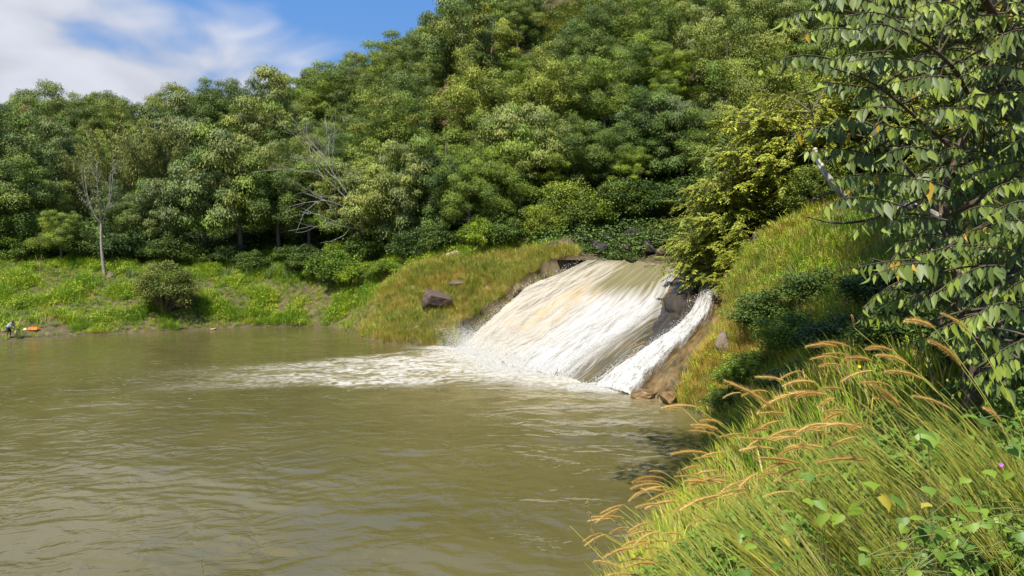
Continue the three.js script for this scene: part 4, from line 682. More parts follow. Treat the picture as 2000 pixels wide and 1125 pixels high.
  scatter('undergrowth', T.under, 'dark leafy undergrowth between the trees of the hillside', 'undergrowth', under);
  // two sunlit grass clearings high on the slope
  const clear = []; for (const [px, py, w] of [[1098, 48, 5.5], [1192, 6, 6.5]]) { const c = groundSight(px, py, 80, 230); if (c) for (let k = 0; k < 900; k++) { const a = r() * 6.28, q = w * Math.sqrt(r()), x = c.x + Math.cos(a) * q, d = -c.z + Math.sin(a) * q * 1.6; clear.push([V(x, groundY(x, -d), -d), 0.9 + 0.6 * r(), r() * 6.28, [1.05, 1.1, 0.7]]); } }
  if (clear.length) scatter('grass', T.dry.slice(0, 1), 'yellow green grass in clearings high on the hillside', 'grass', clear);
  console.log('cover', herb.length, tall.length, dry.length, right.length, rdry.length, rherb.length, under.length, clear.length);
}
{ // reed tufts at the wood edge
  const g = grassTuft(760, { n: 70, rad: 0.5, h: 2.3, w: 0.05, c: [[0.15, 0.22, 0.07], [0.19, 0.24, 0.08]], seg: 6 }), words = ['reed tuft nearest the round bush on the far bank', 'tallest pale reed tuft above the green bank', 'middle reed tuft right of the tallest one', 'reed tuft left of the bright green bush', 'small reed tuft at the foot of the slender pale tree'];
  [[445, 78.5, 0.8], [487, 79, 1.15], [525, 79, 0.95], [565, 79, 1.1], [255, 77, 0.8]].forEach(([px, d, s], i) => { const t = thing('reed_tuft', words[i], 'reeds', gp((px - 1000) / FL * d, d), i, 'reed tufts on the far bank'); t.scale.setScalar(s); part('leaves', g, COVER, t); });
}

// ---------------------------------------------------------------- the large leaved tree at the right: near limbs, drooping leaves in rows
// one ovate leaf with a drawn out tip, hanging along -y from its stalk at the origin, face towards +z
function bigLeaf(seed, bend, cup, pointed = 1) {
  const g = new GB(), n = 7, r = rng(seed), rows = [];
  for (let k = 0; k <= n; k++) { const t = k / n, w = 0.5 * 0.50 * Math.pow(Math.sin(Math.PI * Math.pow(t, 0.62)), 0.95) * (pointed ? 1 - 0.45 * t * t : 1), y = -t, z = bend * t * t; const cl = [V(-w, y, z - cup * w), V(0, y, z), V(w, y, z - cup * w)]; rows.push(cl.map((p, j) => g.v(p, V((j - 1) * cup * 0.9, -bend * 1.6 * t * -1, 1).normalize(), [1, 1, 1], (j - 1) * w, t))); }
  for (let k = 0; k < n; k++) for (let j = 0; j < 2; j++) { const a = rows[k][j], b = rows[k][j + 1], c = rows[k + 1][j], d = rows[k + 1][j + 1]; g.i.push(a, c, b, b, c, d); }
  return g.geo(false);
}
const leafTex = tex(256, 256, (u, v) => { const x = u > 0.5 ? u - 1 : u; return clamp(0.86 + 0.12 * fbm(u * 6, v * 6, 3, 6, 6)); });
const LEAFG = [bigLeaf(1, 0.10, 0.35), bigLeaf(2, 0.22, 0.5), bigLeaf(3, -0.05, 0.25)];
const leafOf = (c, tr = 0.34) => { const m = new THREE.MeshPhysicalMaterial({ roughness: 0.5, transmission: tr, thickness: 0, side: THREE.DoubleSide, specularIntensity: 0.7 }); m.color.setRGB(...c); return m; };
const BIG = [leafOf([0.125, 0.180, 0.034]), leafOf([0.165, 0.225, 0.034]), leafOf([0.105, 0.150, 0.038]), leafOf([0.26, 0.34, 0.04]), leafOf([0.42, 0.28, 0.015])];
{
  const r = rng(2024), wood = new GB(), L = [];
  const A = (px, py, d) => at(px, py, d);
  const base = gp(5.75, 8.7); base.y -= 0.35;
  const spine = (pts, r0, r1, sides = 8) => { const path = []; for (let k = 0; k <= pts.length * 5; k++) path.push(along(pts, k / (pts.length * 5))); wood.tube(path, (t) => lerp(r0, r1, t), sides); nodes.push(...path); return path; };
  const nodes = [];
  const fork = A(1835, 425, 8.6);
  spine([base, A(1890, 640, 8.7), fork], 0.115, 0.075, 10);
  const white = new GB();
  { const pts = [fork, A(1780, 402, 8.4), A(1725, 413, 8.2), A(1660, 393, 8.0), A(1622, 352, 7.9), A(1600, 318, 8.0), A(1592, 292, 8.3)], path = []; for (let k = 0; k <= 40; k++) path.push(along(pts, k / 40)); white.tube(path, (t) => lerp(0.052, 0.026, t) * (1 + 0.05 * Math.sin(t * 40)), 10); nodes.push(...path.slice(0, 30)); }
  spine([A(1800, 400, 8.4), A(1720, 425, 8.1), A(1640, 436, 7.9), A(1575, 424, 7.8)], 0.022, 0.008, 6);
  spine([A(1640, 372, 8.0), A(1600, 383, 7.8), A(1575, 395, 7.7)], 0.018, 0.006, 6);
  spine([fork, A(1860, 330, 8.6), A(1905, 210, 8.7), A(1960, 60, 8.9), A(2010, -120, 9.2)], 0.06, 0.035);
  spine([A(1905, 210, 8.7), A(1850, 120, 8.2), A(1750, 55, 7.7), A(1650, 20, 7.4)], 0.028, 0.008);
  spine([A(1870, 300, 8.6), A(1790, 230, 8.1), A(1700, 160, 7.6), A(1600, 125, 7.2)], 0.026, 0.007);
  spine([fork, A(1790, 350, 8.3), A(1735, 290, 7.9), A(1690, 270, 7.6)], 0.024, 0.007);
  spine([A(1890, 640, 8.7), A(1830, 560, 8.2), A(1750, 520, 7.8), A(1700, 505, 7.6)], 0.035, 0.008);
  spine([A(1895, 680, 8.7), A(1960, 590, 8.2), A(2050, 540, 8)], 0.05, 0.02);
  spine([A(1890, 700, 8.6), A(1860, 650, 7.9), A(1800, 620, 7.4)], 0.03, 0.008);
  spine([fork, A(1930, 380, 8.3), A(2030, 300, 8.2)], 0.04, 0.02);
  spine([A(1960, 60, 8.9), A(1890, -40, 8.2), A(1780, -80, 7.8)], 0.05, 0.02);
  { const q = A(2010, -120, 9.2); spine([q, V(6.6, 12.6, -7.4), V(6.2, 13.6, -5.4), V(5.4, 14.2, -3.6)], 0.05, 0.015); spine([q, V(7.6, 13.2, -8), V(8.4, 14, -6.4)], 0.045, 0.015); spine([V(6.6, 12.6, -7.4), V(4.8, 13.2, -6.6), V(3.6, 13.4, -6)], 0.03, 0.01); }
  // leafy twigs: base and tip as sight lines with a distance
  const tw = [[1660, 30, 1528, 42, 7.2], [1720, 15, 1590, 8, 7.4], [1760, 45, 1640, 40, 7.1], [1630, 118, 1487, 136, 7.1], [1740, 100, 1600, 126, 7.0], [1690, 62, 1570, 66, 7.6], [1800, 120, 1655, 122, 7.0], [1770, 70, 1668, 78, 6.8], [1720, 175, 1600, 160, 7.3], [1850, 150, 1735, 165, 6.9], [1710, 250, 1632, 232, 7.4], [1760, 215, 1660, 215, 7.0], [1800, 255, 1690, 285, 7.2], [1745, 300, 1655, 318, 7.5], [1830, 300, 1730, 300, 7.0], [1780, 345, 1625, 352, 7.4], [1690, 300, 1570, 296, 7.6], [1660, 262, 1555, 262, 7.9], [1860, 370, 1760, 355, 7.1], [1770, 440, 1668, 452, 7.6], [1850, 430, 1725, 445, 7.3], [1800, 510, 1668, 524, 7.2], [1830, 520, 1700, 540, 6.9], [1900, 480, 1790, 500, 7.2], [1890, 565, 1780, 600, 7.2], [1960, 520, 1850, 555, 7.0], [1930, 610, 1820, 650, 7.0], [1985, 600, 1880, 640, 6.6], [2020, 660, 1930, 700, 6.7], [1990, 700, 1890, 745, 6.9], [1900, 640, 1790, 665, 7.5], [1960, 420, 1880, 415, 7.0], [2010, 400, 1930, 420, 6.7]];
  for (let k = 0; k < 260; k++) { const px = 1690 + 400 * Math.pow(r(), 0.7), py = -90 + 860 * r(); if (px < 1780 && py > 380 && py < 620 && r() < 0.8) continue; if (px < 1860 && py > 640) continue; const w = 90 + 70 * r(); const tilt = 90 * (r() - 0.45); tw.push([px + w * 0.5, py - 12 - tilt * 0.5, px - w * 0.5 * (0.3 + r()), py + tilt * 0.5, 7.2 + 3.6 * r()]); }
  // upper crown, above the picture: it shades the lower boughs
  for (let k = 0; k < 150; k++) { const c = V(7.4 + 3.2 * (r() + r() - 1), 13.2 + 2.4 * (r() + r() - 1), -(5.4 + 3.2 * (r() + r() - 1))), a = r() * 6.283; tw.push([c, c.clone().add(V(Math.cos(a) * 0.8, -0.1, Math.sin(a) * 0.8))]); }
  for (const [bx, by, tx, ty, d] of tw) {
    const high = bx.isVector3, b = high ? bx : A(bx, by, d + 0.35), e = high ? by : A(tx, ty, d - 0.1), path = arc(b, e, V((r() - 0.5) * 0.2, 0.06 + 0.22 * r(), (r() - 0.5) * 0.4), 8); wood.tube(path, (t) => lerp(0.009, 0.0035, t), 5);
    let best = nodes[0]; for (const n of nodes) if (n.distanceTo(b) + Math.max(0, n.y - b.y) * 0.3 < best.distanceTo(b) + Math.max(0, best.y - b.y) * 0.3) best = n;
    const l = best.distanceTo(b); if (l > 0.05) wood.tube(arc(best, b, V((r() - 0.5) * l * 0.2, 0.12 * l, (r() - 0.5) * l * 0.2), 6), (t) => lerp(0.010 + 0.006 * l, 0.009, t), 5);
    const len = b.distanceTo(e), n = Math.round(len / 0.050), young = r() < 0.25;
    for (let k = 1; k <= n; k++) {
      const t = k / n, p = along(path, t), sg = k % 2 ? 1 : -1, s = (0.115 + 0.145 * Math.pow(r(), 0.8)) * (1 - 0.35 * t * t) * (1 - 0.2 * Math.max(0, 0.2 - t));
      const pitch = 0.1 + 0.75 * r() * r() + (k === n ? 0.5 : 0), yaw = Math.atan2(b.z - e.z, e.x - b.x) + Math.PI / 2 + sg * (0.75 + 0.5 * r()) + (r() - 0.5) * 0.7;
      L.push({ p, s, w: 0.62 + 0.36 * r(), k: 0.2 + 2.6 * r() * r(), rot: new THREE.Euler(-pitch, yaw + (r() - 0.5) * 0.6, (r() - 0.5) * 0.5, 'YXZ'), g: Math.floor(r() * 3), m: r() < 0.018 ? 4 : (t > 0.8 || young) && r() < 0.65 ? 3 : Math.floor(r() * 3) });
    }
  }
  const t = thing('large_leaved_tree', 'large leaved tree reaching in from the right with rows of drooping leaves', 'tree', base.clone());
  const local = (g) => { g.translate(-base.x, -base.y, -base.z); return g; };
  part('trunk', local(wood.geo(false)), barkMat([0.17, 0.125, 0.08]), t); part('limb', local(white.geo(false)), barkMat([0.70, 0.66, 0.58]), t).userData.label = 'pale grey curved limb';
  const size = (l) => { const q = pixelOf(l.p); return q[0] > -20 && q[0] < 2010 && q[1] > -20 && q[1] < 1140 ? l.s / q[2] : 0; };
  L.sort((a, b) => size(b) - size(a));
  const place = (o, l) => { o.position.copy(l.p).sub(base); o.rotation.copy(l.rot); o.scale.set(l.s * l.w, l.s, l.s * l.k); };
  for (const l of L.slice(0, 300)) place(part('leaf', LEAFG[l.g], BIG[l.m], t), l);
  const o = new THREE.Object3D();
  for (let g = 0; g < 3; g++) { const own = L.slice(300).filter((l) => l.g === g), mat = leafOf([1, 1, 1]), im = new THREE.InstancedMesh(LEAFG[g], mat, own.length); own.forEach((l, i) => { place(o, l); o.updateMatrix(); im.setMatrixAt(i, o.matrix); im.setColorAt(i, BIG[l.m].color); }); im.name = 'foliage'; im.castShadow = im.receiveShadow = true; im.userData.kind = 'stuff'; t.add(im); }
  console.log('leaves', L.length);
}
// a tall tree up the bank whose crown shades the right slope
{
  const P = growTree(811, { h: 19.5, cb: 8.8, rx: 7.6, n: 190, nl: 170, rc: 1.6, flat: 0.6, ll: 0.34, lw: 0.45, droop: 0.7, r0: 0.32, c: [GREEN.mid, GREEN.deep, GREEN.fresh], c2: GREEN.yellow, lean: -8 });
  plant('shade_tree', P, gp(10.9, 14.5), 0, 1, 1, CROWN.a, WOOD.grey, 'tall tree above the right bank, its crown beyond the top edge', 'tree');
  const Q = growTree(812, { h: 15, cb: 3.6, rx: 6.0, n: 130, nl: 260, rc: 1.4, flat: 0.7, ll: 0.28, lw: 0.45, droop: 0.6, r0: 0.24, c: [GREEN.mid, GREEN.deep, GREEN.fresh], c2: GREEN.yellow, lean: -3 });
  plant('shade_tree', Q, gp(18.2, 25), 0, 1, 1, CROWN.a, WOOD.grey, 'leafy tree on the right slope behind the large leaved tree', 'tree');
}

// ---------------------------------------------------------------- fountain grass on the ledge: tussocks of leaning stems with golden plumes
{
  const r = rng(3030);
  const plumeGeo = (seed) => { // base at the origin, runs along -x and nods down; length 1
    const q = rng(seed), g = new GB(), pts = []; const bend = 0.10 + 0.16 * q();
    for (let k = 0; k <= 10; k++) { const t = k / 10; pts.push(V(-t, 0.25 * t - (0.25 + bend) * t * t, (q() - 0.5) * 0.02)); }
    g.tube(pts, (t) => 0.030 * (0.55 + 0.6 * Math.sin(Math.PI * Math.min(1, 0.15 + t * 0.9))), 6, [0.62, 0.42, 0.09]);
    for (let k = 0; k < 700; k++) { const t = q(), p = along(pts, t), ax = along(pts, Math.min(1, t + 0.05)).sub(along(pts, Math.max(0, t - 0.05))).normalize(), o = randDir(q); o.addScaledVector(ax, -o.dot(ax)).normalize(); const d = ax.clone().multiplyScalar(0.75).addScaledVector(o, 0.75).normalize(), l = (0.10 + 0.11 * q()) * (0.55 + 0.6 * Math.sin(Math.PI * (0.1 + 0.85 * t))), s = d.clone().cross(o).normalize().multiplyScalar(0.006), n = s.clone().cross(d).normalize(), c = jit([0.86, 0.66, 0.24], q, 0.15, 0.05), a = g.v(p.clone().add(s), n, c), b = g.v(p.clone().sub(s), n, c), e = g.v(p.clone().addScaledVector(d, l), n, c); g.i.push(b, a, e); }
    return g.geo();
  };
  const PL = [1, 2, 3, 4, 5].map((k) => plumeGeo(3100 + k)), plumeMats = [leafMat([1, 1, 1], 0.7, 0.42), leafMat([1.06, 1.1, 1.2], 0.7, 0.42), leafMat([0.9, 0.86, 0.75], 0.7, 0.42)];
  const stemMat = leafMat([1, 1, 1], 0.6, 0.15), bladeMat = leafMat([1, 1, 1], 0.5, 0.16);
  // tussock roots on the ledge (x, distance)
  const roots = [[1.25, 4.1], [1.75, 4.5], [1.7, 5.3], [2.3, 4.2], [2.35, 4.9], [2.3, 5.8], [2.9, 4.5], [2.95, 5.3], [3.0, 6.2], [3.5, 4.7], [3.55, 5.6], [3.7, 6.6], [4.1, 5.2], [4.3, 6.0]].map(([x, d]) => gp(x, d));
  // plumes seen: base and tip of each (picture), with its distance
  const list = [[1360, 795, 1288, 791, 5.4], [1334, 798, 1296, 795, 5.4], [1412, 829, 1368, 814, 5.3], [1405, 844, 1352, 829, 5.3], [1402, 850, 1350, 840, 5.2], [1403, 840, 1352, 824, 5.3], [1455, 848, 1405, 851, 5.4], [1489, 855, 1440, 876, 5.3], [1398, 892, 1350, 900, 5.0], [1530, 743, 1479, 734, 5.6], [1563, 724, 1520, 737, 5.6], [1592, 747, 1529, 744, 5.5], [1612, 770, 1530, 768, 5.4], [1446, 767, 1410, 773, 5.6], [1500, 765, 1459, 766, 5.6], [1516, 804, 1443, 748, 5.3], [1534, 775, 1468, 800, 5.4], [1507, 840, 1448, 833, 5.2], [1542, 810, 1489, 804, 5.2], [1565, 842, 1505, 838, 5.2], [1640, 700, 1580, 692, 5.8], [1824, 640, 1764, 617, 5.4], [1896, 652, 1847, 603, 5.3], [1876, 715, 1805, 641, 5.3], [1772, 711, 1707, 685, 5.5], [1744, 685, 1688, 672, 5.6], [1659, 677, 1605, 665, 5.8], [1636, 678, 1580, 668, 5.8], [1706, 706, 1655, 696, 5.6], [1756, 796, 1696, 741, 5.2], [1860, 801, 1787, 763, 5.1], [1803, 741, 1744, 717, 5.3], [1703, 724, 1644, 740, 5.4], [1655, 692, 1603, 690, 5.7], [1650, 716, 1596, 705, 5.6], [1953, 824, 1907, 789, 5.0], [1668, 640, 1664, 610, 5.8], [1173, 1041, 1139, 1053, 4.6], [1183, 1044, 1146, 1060, 4.6], [1293, 949, 1235, 945, 4.8], [1262, 959, 1221, 967, 4.8], [1318, 958, 1268, 975, 4.8], [1257, 1032, 1207, 1041, 4.6], [1224, 1116, 1156, 1092, 4.4], [1236, 1070, 1180, 1072, 4.5], [1300, 925, 1275, 918, 4.9], [1390, 945, 1330, 932, 4.9], [1424, 930, 1340, 945, 4.9], [1405, 968, 1340, 985, 4.7], [1290, 1040, 1230, 1030, 4.6], [1250, 1125, 1195, 1118, 4.4], [1590, 880, 1535, 868, 5.0], [1690, 900, 1560, 880, 4.9], [1622, 925, 1565, 935, 4.8], [1560, 905, 1500, 895, 5.0], [1480, 925, 1420, 955, 4.8], [1550, 960, 1490, 970, 4.7]];
  for (let k = 0; k < 44; k++) { const t = r(), px = lerp(1290, 1720, t) + (r() - 0.5) * 80, py = lerp(965, 760, t) + (r() - 0.35) * 150; list.push([px, py, px - 40 - 25 * r(), py - 12 + 30 * r(), 4.7 + 0.8 * r()]); }
  for (let k = 0; k < 16; k++) { const px = 1190 + 160 * r(), py = 985 + 130 * r(); list.push([px, py, px - 40 - 15 * r(), py - 8 + 26 * r(), 4.3 + 0.5 * r()]); }
  const where = ['nearest the water at the lower edge of the picture', 'second from the water at the lower edge', 'over the water right of the lowest plumes', 'at the lower edge below the middle of the grass', 'in the middle of the grassy ledge', 'behind the middle of the grassy ledge', 'right of the middle at the lower edge', 'right of the middle of the ledge', 'at the back of the ledge before the dark bank', 'below the broad heart shaped leaves', 'beside the two broad green leaves', 'at the back right under the dark tree', 'at the lower right near the purple flower', 'rising highest before the dark large leaved tree'];
  const T0 = roots.map((p, i) => thing('fountain_grass', 'fountain grass tussock with golden plumes ' + where[i], 'grass tussock', p, 0, 'fountain grass tussocks on the ledge'));
  const own = roots.map(() => []);
  for (const q of list) { const b = at(q[0], q[1], q[4]), e = at(q[2], q[3], q[4] - 0.05); let bi = 0, bd = 1e9; roots.forEach((p, i) => { const h = b.y - p.y, want = Math.hypot(p.x - (b.x + 0.3 + 0.55 * Math.max(0.3, h)), (p.z - b.z) * 0.9); if (want < bd) { bd = want; bi = i; } }); own[bi].push([b, e]); }
  roots.forEach((p, i) => {
    const t = T0[i], g = new GB();
    for (const [b, e] of own[i]) {
      const s0 = V((r() - 0.5) * 0.16, -0.05, (r() - 0.5) * 0.16), s1 = b.clone().sub(p), len = s0.distanceTo(s1), sg = new GB();
      sg.tube(arc(s0, s1, V(0.10 * len, 0.06 * len, 0), 9), (u) => lerp(0.0045, 0.0024, u), 5, jit([0.44, 0.44, 0.08], r, 0.15)); part('stem', sg.geo(), stemMat, t);
      const pl = part('plume', PL[Math.floor(r() * 5)], plumeMats[Math.floor(r() * 3)], t), dir = e.clone().sub(b); pl.position.copy(s1); const L = dir.length() * (0.8 + 0.35 * r()), fat = 0.5 + 0.4 * r(); pl.scale.set(L, L * fat, L * fat);
      pl.rotation.set((r() - 0.5) * 1.4, Math.atan2(dir.z, -dir.x) + (r() - 0.5) * 0.7, -Math.atan2(dir.y, Math.hypot(dir.x, dir.z)) , 'YZX'); 
      // one or two leaves on the stem
      for (let m = 0; m < 2; m++) { const u = 0.25 + 0.4 * r(), a = s0.clone().lerp(s1, u); a.x += 0.05 * len; const en = a.clone().add(V(-0.28 - 0.25 * r(), 0.16 + 0.22 * r(), (r() - 0.5) * 0.3)); g.blade(arc(a, en, V(0, 0.08, 0), 6), 0.006, V(0.2, 0.5, 0.8).normalize(), jit([0.27, 0.33, 0.045], r, 0.2)); }
    }
    const bl = 0.55 + 0.15 * Math.sin(i * 2.1); // how far this tussock leans
    for (let k = 0; k < 74; k++) { // leaf blades, nearly all leaning with the wind to the left
      const a = r() * 6.283, q = 0.10 * Math.sqrt(r()), s0 = V(Math.cos(a) * q, -0.06, Math.sin(a) * q), L = 0.7 + (i < 3 ? 0.45 : 0.85) * r(), wild = r() < 0.18 ? 1 : 0.3, e = s0.clone().add(V(-L * bl * (0.75 + 0.5 * r()) + Math.cos(a) * L * 0.3 * wild, L * (0.62 + 0.28 * r()), Math.sin(a) * L * 0.4 * wild));
      const c = r() < 0.2 ? jit([0.52, 0.40, 0.15], r, 0.25) : r() < 0.5 ? jit([0.42, 0.43, 0.055], r, 0.2) : jit([0.17, 0.27, 0.026], r, 0.25);
      g.blade(arc(s0, e, V(L * 0.05, L * 0.10 * (0.3 + r()), 0), 7), 0.006 + 0.007 * r(), V(Math.cos(a + 1.57) * 0.6, 0.2, Math.sin(a + 1.57) + 0.3).normalize(), c);
    }
    for (let k = 0; k < 26; k++) { // flowerless stalks, straight and pale
      const s0 = V((r() - 0.5) * 0.14, -0.05, (r() - 0.5) * 0.14), L = (i < 3 ? 0.8 : 1.0) + 0.55 * r(), e = s0.clone().add(V(-L * bl * (0.9 + 0.4 * r()), L * (0.66 + 0.2 * r()), (r() - 0.5) * L * 0.3)); g.tube(arc(s0, e, V(0.06 * L, 0.05 * L, 0), 7), (u) => lerp(0.0036, 0.0014, u), 4, jit([0.46, 0.46, 0.08], r, 0.2));
    }
    part('blades', g.geo(), bladeMat, t).userData.kind = 'stuff';
  });
  // short grass of the ledge and of the slope below it
  const fine = [1, 2, 3].map((k) => grassTuft(3300 + k, { n: 34, rad: 0.13, h: 0.26, w: 0.0075, c: [[0.11, 0.20, 0.018], [0.15, 0.23, 0.022], [0.19, 0.22, 0.03]], seg: 5, lean: -0.15 }));
  const wide = [1, 2].map((k) => grassTuft(3320 + k, { n: 22, rad: 0.14, h: 0.50, w: 0.010, c: [[0.15, 0.25, 0.022], [0.23, 0.28, 0.035], [0.34, 0.28, 0.08]], seg: 6, lean: -0.3 }));
  const herb = [1, 2].map((k) => herbTuft(3340 + k, { n: 46, rad: 0.19, h: 0.30, ll: 0.085, c: [[0.13, 0.23, 0.018], [0.095, 0.18, 0.018]] }));
  const a = [], b = [], c = [];
  for (let k = 0; k < 32000; k++) { const d = lerp(2.0, 12.5, Math.pow(r(), 0.8)), x = lerp(-2.0, 13, r()), y = groundY(x, -d); if (y < 0.3) continue; const p = V(x, y, -d), q = pixelOf(p); if (q[0] > 2700 || q[0] < 1190 || q[1] > 1560) continue; if (q[0] < 1900 && d < 7.2 && r() < 0.72) continue; const n = noise(x * 0.9, d * 0.9), w = r(), k1 = 0.85 + 0.3 * r(); if (w < 0.17) a.push([p, 0.8 + 0.6 * r(), r() * 6.28, mix3([0.8 * k1, k1, 0.85 * k1], [1.25 * k1, 1.08 * k1, 0.9 * k1], clamp(0.5 + n)), 1]); else if (w < 0.30) b.push([p, 0.7 + 0.6 * r(), (r() - 0.5) * 1.4, [k1, k1, k1], 1]); else if (w < 0.30 + 0.40 * smooth(-0.2, 0.4, noise(x * 1.3 + 5, d * 1.3))) c.push([p, 0.8 + 0.7 * r(), r() * 6.28, [k1, k1, k1], 1]); }
  scatter('grass', fine, 'fine short grass on the ledge and the slope below it', 'grass', a);
  scatter('grass', wide, 'longer grass blades between the fountain grass tussocks', 'grass', b);
  scatter('weeds', herb, 'small leafy weeds in the foreground grass', 'weeds', c);
  console.log('ledge', a.length, b.length, c.length, list.length);
  // climbing vines with heart shaped leaves
  const heart = (() => { const g = new GB(), n = 18, cen = g.v(V(0, -0.35, 0.03), V(0, 0, 1), [1, 1, 1]), ring = []; for (let k = 0; k <= n; k++) { const q = k / n * Math.PI * 2, x = 0.5 * Math.pow(Math.sin(q), 3) * 0.98, y = (13 * Math.cos(q) - 5 * Math.cos(2 * q) - 2 * Math.cos(3 * q) - Math.cos(4 * q)) / 30; ring.push(g.v(V(x, y - 0.32, -0.10 * Math.abs(x) + 0.05 * Math.cos(q * 3)), V(x * 0.5, 0, 1).normalize(), [1, 1, 1])); } for (let k = 0; k < n; k++) g.i.push(cen, ring[k + 1], ring[k]); return g.geo(false); })();
  const VL = [leafOf([0.15, 0.26, 0.022], 0.4), leafOf([0.21, 0.32, 0.025], 0.4), leafOf([0.11, 0.21, 0.022], 0.4), leafOf([0.45, 0.38, 0.05], 0.35)];
  const vines = [[1795, 825, 4.6, 2, 0.17, 'vine with two broad green leaves standing above the plumes'], [1590, 955, 4.6, 6, 0.115, 'vine with heart shaped leaves in the middle of the grass'], [1700, 960, 4.5, 4, 0.14, 'vine with a large veined heart shaped leaf right of the middle vine'], [1800, 1000, 4.3, 14, 0.100, 'leafy vine between the middle and the right edge'], [1930, 840, 4.7, 5, 0.11, 'vine climbing near the dark tree at the right edge'], [1940, 960, 4.3, 12, 0.090, 'vine with yellowing leaves below the purple flower'], [1880, 1085, 3.8, 24, 0.085, 'low bright vine at the bottom right corner'], [1760, 1090, 3.8, 18, 0.080, 'low vine at the bottom edge left of the corner vine'], [1980, 1060, 3.8, 18, 0.085, 'vine at the right edge above the corner'], [1480, 1075, 4.2, 10, 0.085, 'small vine at the bottom edge under the plumes']];
  for (const [px, py, d, n, s, label] of vines) {
    const c0 = at(px, py, d), root = gp(c0.x + 0.15, -c0.z); if (root.y > c0.y - 0.1) root.y = c0.y - 0.3; const t = thing('vine', label, 'vine', root, 0, 'vines in the foreground grass'), sg = new GB(); let prev = V(0, -0.05, 0);
    for (let k = 0; k < n; k++) { const o = c0.clone().sub(root).add(V((r() - 0.5) * 0.14 * Math.sqrt(n), (r() - 0.5) * 0.10 * Math.sqrt(n), (r() - 0.3) * 0.2)); sg.tube(arc(prev.clone().lerp(o, 0.1), o, V(0.03, 0.05, 0), 5), (u) => 0.0025, 4, [0.2, 0.22, 0.06]); const l = part('leaf', heart, VL[r() < 0.04 ? 3 : Math.floor(r() * 3)], t); l.position.copy(o); l.scale.set(s * (0.6 + 0.4 * r()), s * (0.7 + 0.4 * r()), s * 1.6); l.rotation.set(-0.85 + (r() - 0.5) * 1.1, (r() - 0.5) * 2.2 - 0.3, (r() - 0.5) * 1.2, 'YXZ'); if (r() < 0.4) prev = o; }
    part('stem', sg.geo(), stemMat, t);
  }
  // two small flowers and a thin seeding stalk over the water
  const petal = (() => { const g = new GB(); for (let k = 0; k < 6; k++) { const q = k / 6 * 6.283; g.leaf(V(0, 0, 0), V(Math.cos(q), Math.sin(q), 0.25).normalize(), V(0, 0, 1), 0.016, 0.014, [1, 1, 1], 0.1); } return g.geo(false); })();
  const bloom = (px, py, d, col, name, label) => { const p = at(px, py, d), root = gp(p.x, -p.z); root.y = Math.min(root.y, p.y - 0.2); const t = thing(name, label, 'flower', root), sg = new GB(); sg.tube(arc(V(0, -0.05, 0), p.clone().sub(root), V(0.04, 0, 0), 6), () => 0.0018, 4, [0.16, 0.2, 0.05]); part('stem', sg.geo(), stemMat, t); const m = leafOf(col, 0.2), h = part('petals', petal, m, t); h.position.copy(p).sub(root); h.rotation.x = -0.5; };
  bloom(1955, 908, 4.2, [0.55, 0.14, 0.55], 'purple_flower', 'tiny purple flower in the grass near the right edge');
  bloom(1678, 716, 5.2, [0.75, 0.5, 0.02], 'yellow_flower', 'tiny yellow flower among the upper plumes');
  const seedStalk = (px0, py0, px1, py1, d, label) => { const e = at(px1, py1, d), b = at(px0, py0, d), root = gp(b.x, -b.z); const t = thing('seed_stalk', label, 'grass stalk', root), g = new GB(), pts = arc(V(0, -0.05, 0), e.clone().sub(root), V(0.05, 0.1, 0), 12); g.tube(pts, (u) => lerp(0.003, 0.0012, u), 5, [0.26, 0.24, 0.08]); for (let k = 0; k < 130; k++) { const u = 0.62 + 0.38 * r(), p = along(pts, u), o = randDir(r); g.leaf(p, o, randDir(r), 0.012 + 0.01 * r(), 0.006, jit([0.30, 0.24, 0.09], r, 0.2)); } part('stalk', g.geo(), stemMat, t); };
  seedStalk(1195, 1125, 1145, 975, 4.4, 'thin brown seeding stalk standing over the water at the lower edge');
  seedStalk(400, 1125, 393, 1092, 5.5, 'lone small seed stalk at the lower left edge over the water');
}

// ---------------------------------------------------------------- the person bending at the far left shore, and what lies there
const capsule = (p, a, b, ra, rb) => { const ab = b.clone().sub(a), t = clamp(p.clone().sub(a).dot(ab) / ab.lengthSq()); return p.distanceTo(a.clone().addScaledVector(ab, t)) - lerp(ra, rb, t); };
const smin = (a, b, k) => { const h = clamp(0.5 + 0.5 * (b - a) / k); return lerp(b, a, h) - k * h * (1 - h); };
function meshField(f, c, half, n) {
  const mc = new MarchingCubes(n, new THREE.MeshBasicMaterial(), false, false, 60000), h = n / 2; mc.isolation = 0;
  for (let z = 0; z < n; z++) for (let y = 0; y < n; y++) for (let x = 0; x < n; x++) mc.field[z * n * n + y * n + x] = -f(V(c.x + (x - h) / h * half, c.y + (y - h) / h * half, c.z + (z - h) / h * half));
  mc.update(); const p = [], nn = [], e = half / n * 0.7;
  for (let k = 0; k < mc.count; k++) { const v = V(c.x + mc.positionArray[k * 3] * half, c.y + mc.positionArray[k * 3 + 1] * half, c.z + mc.positionArray[k * 3 + 2] * half), g = V(f(v.clone().add(V(e, 0, 0))) - f(v.clone().add(V(-e, 0, 0))), f(v.clone().add(V(0, e, 0))) - f(v.clone().add(V(0, -e, 0))), f(v.clone().add(V(0, 0, e))) - f(v.clone().add(V(0, 0, -e)))).normalize(); p.push(v.x, v.y, v.z); nn.push(g.x, g.y, g.z); }
  const g = new THREE.BufferGeometry(); g.setAttribute('position', new THREE.Float32BufferAttribute(p, 3)); g.setAttribute('normal', new THREE.Float32BufferAttribute(nn, 3)); return g;
}
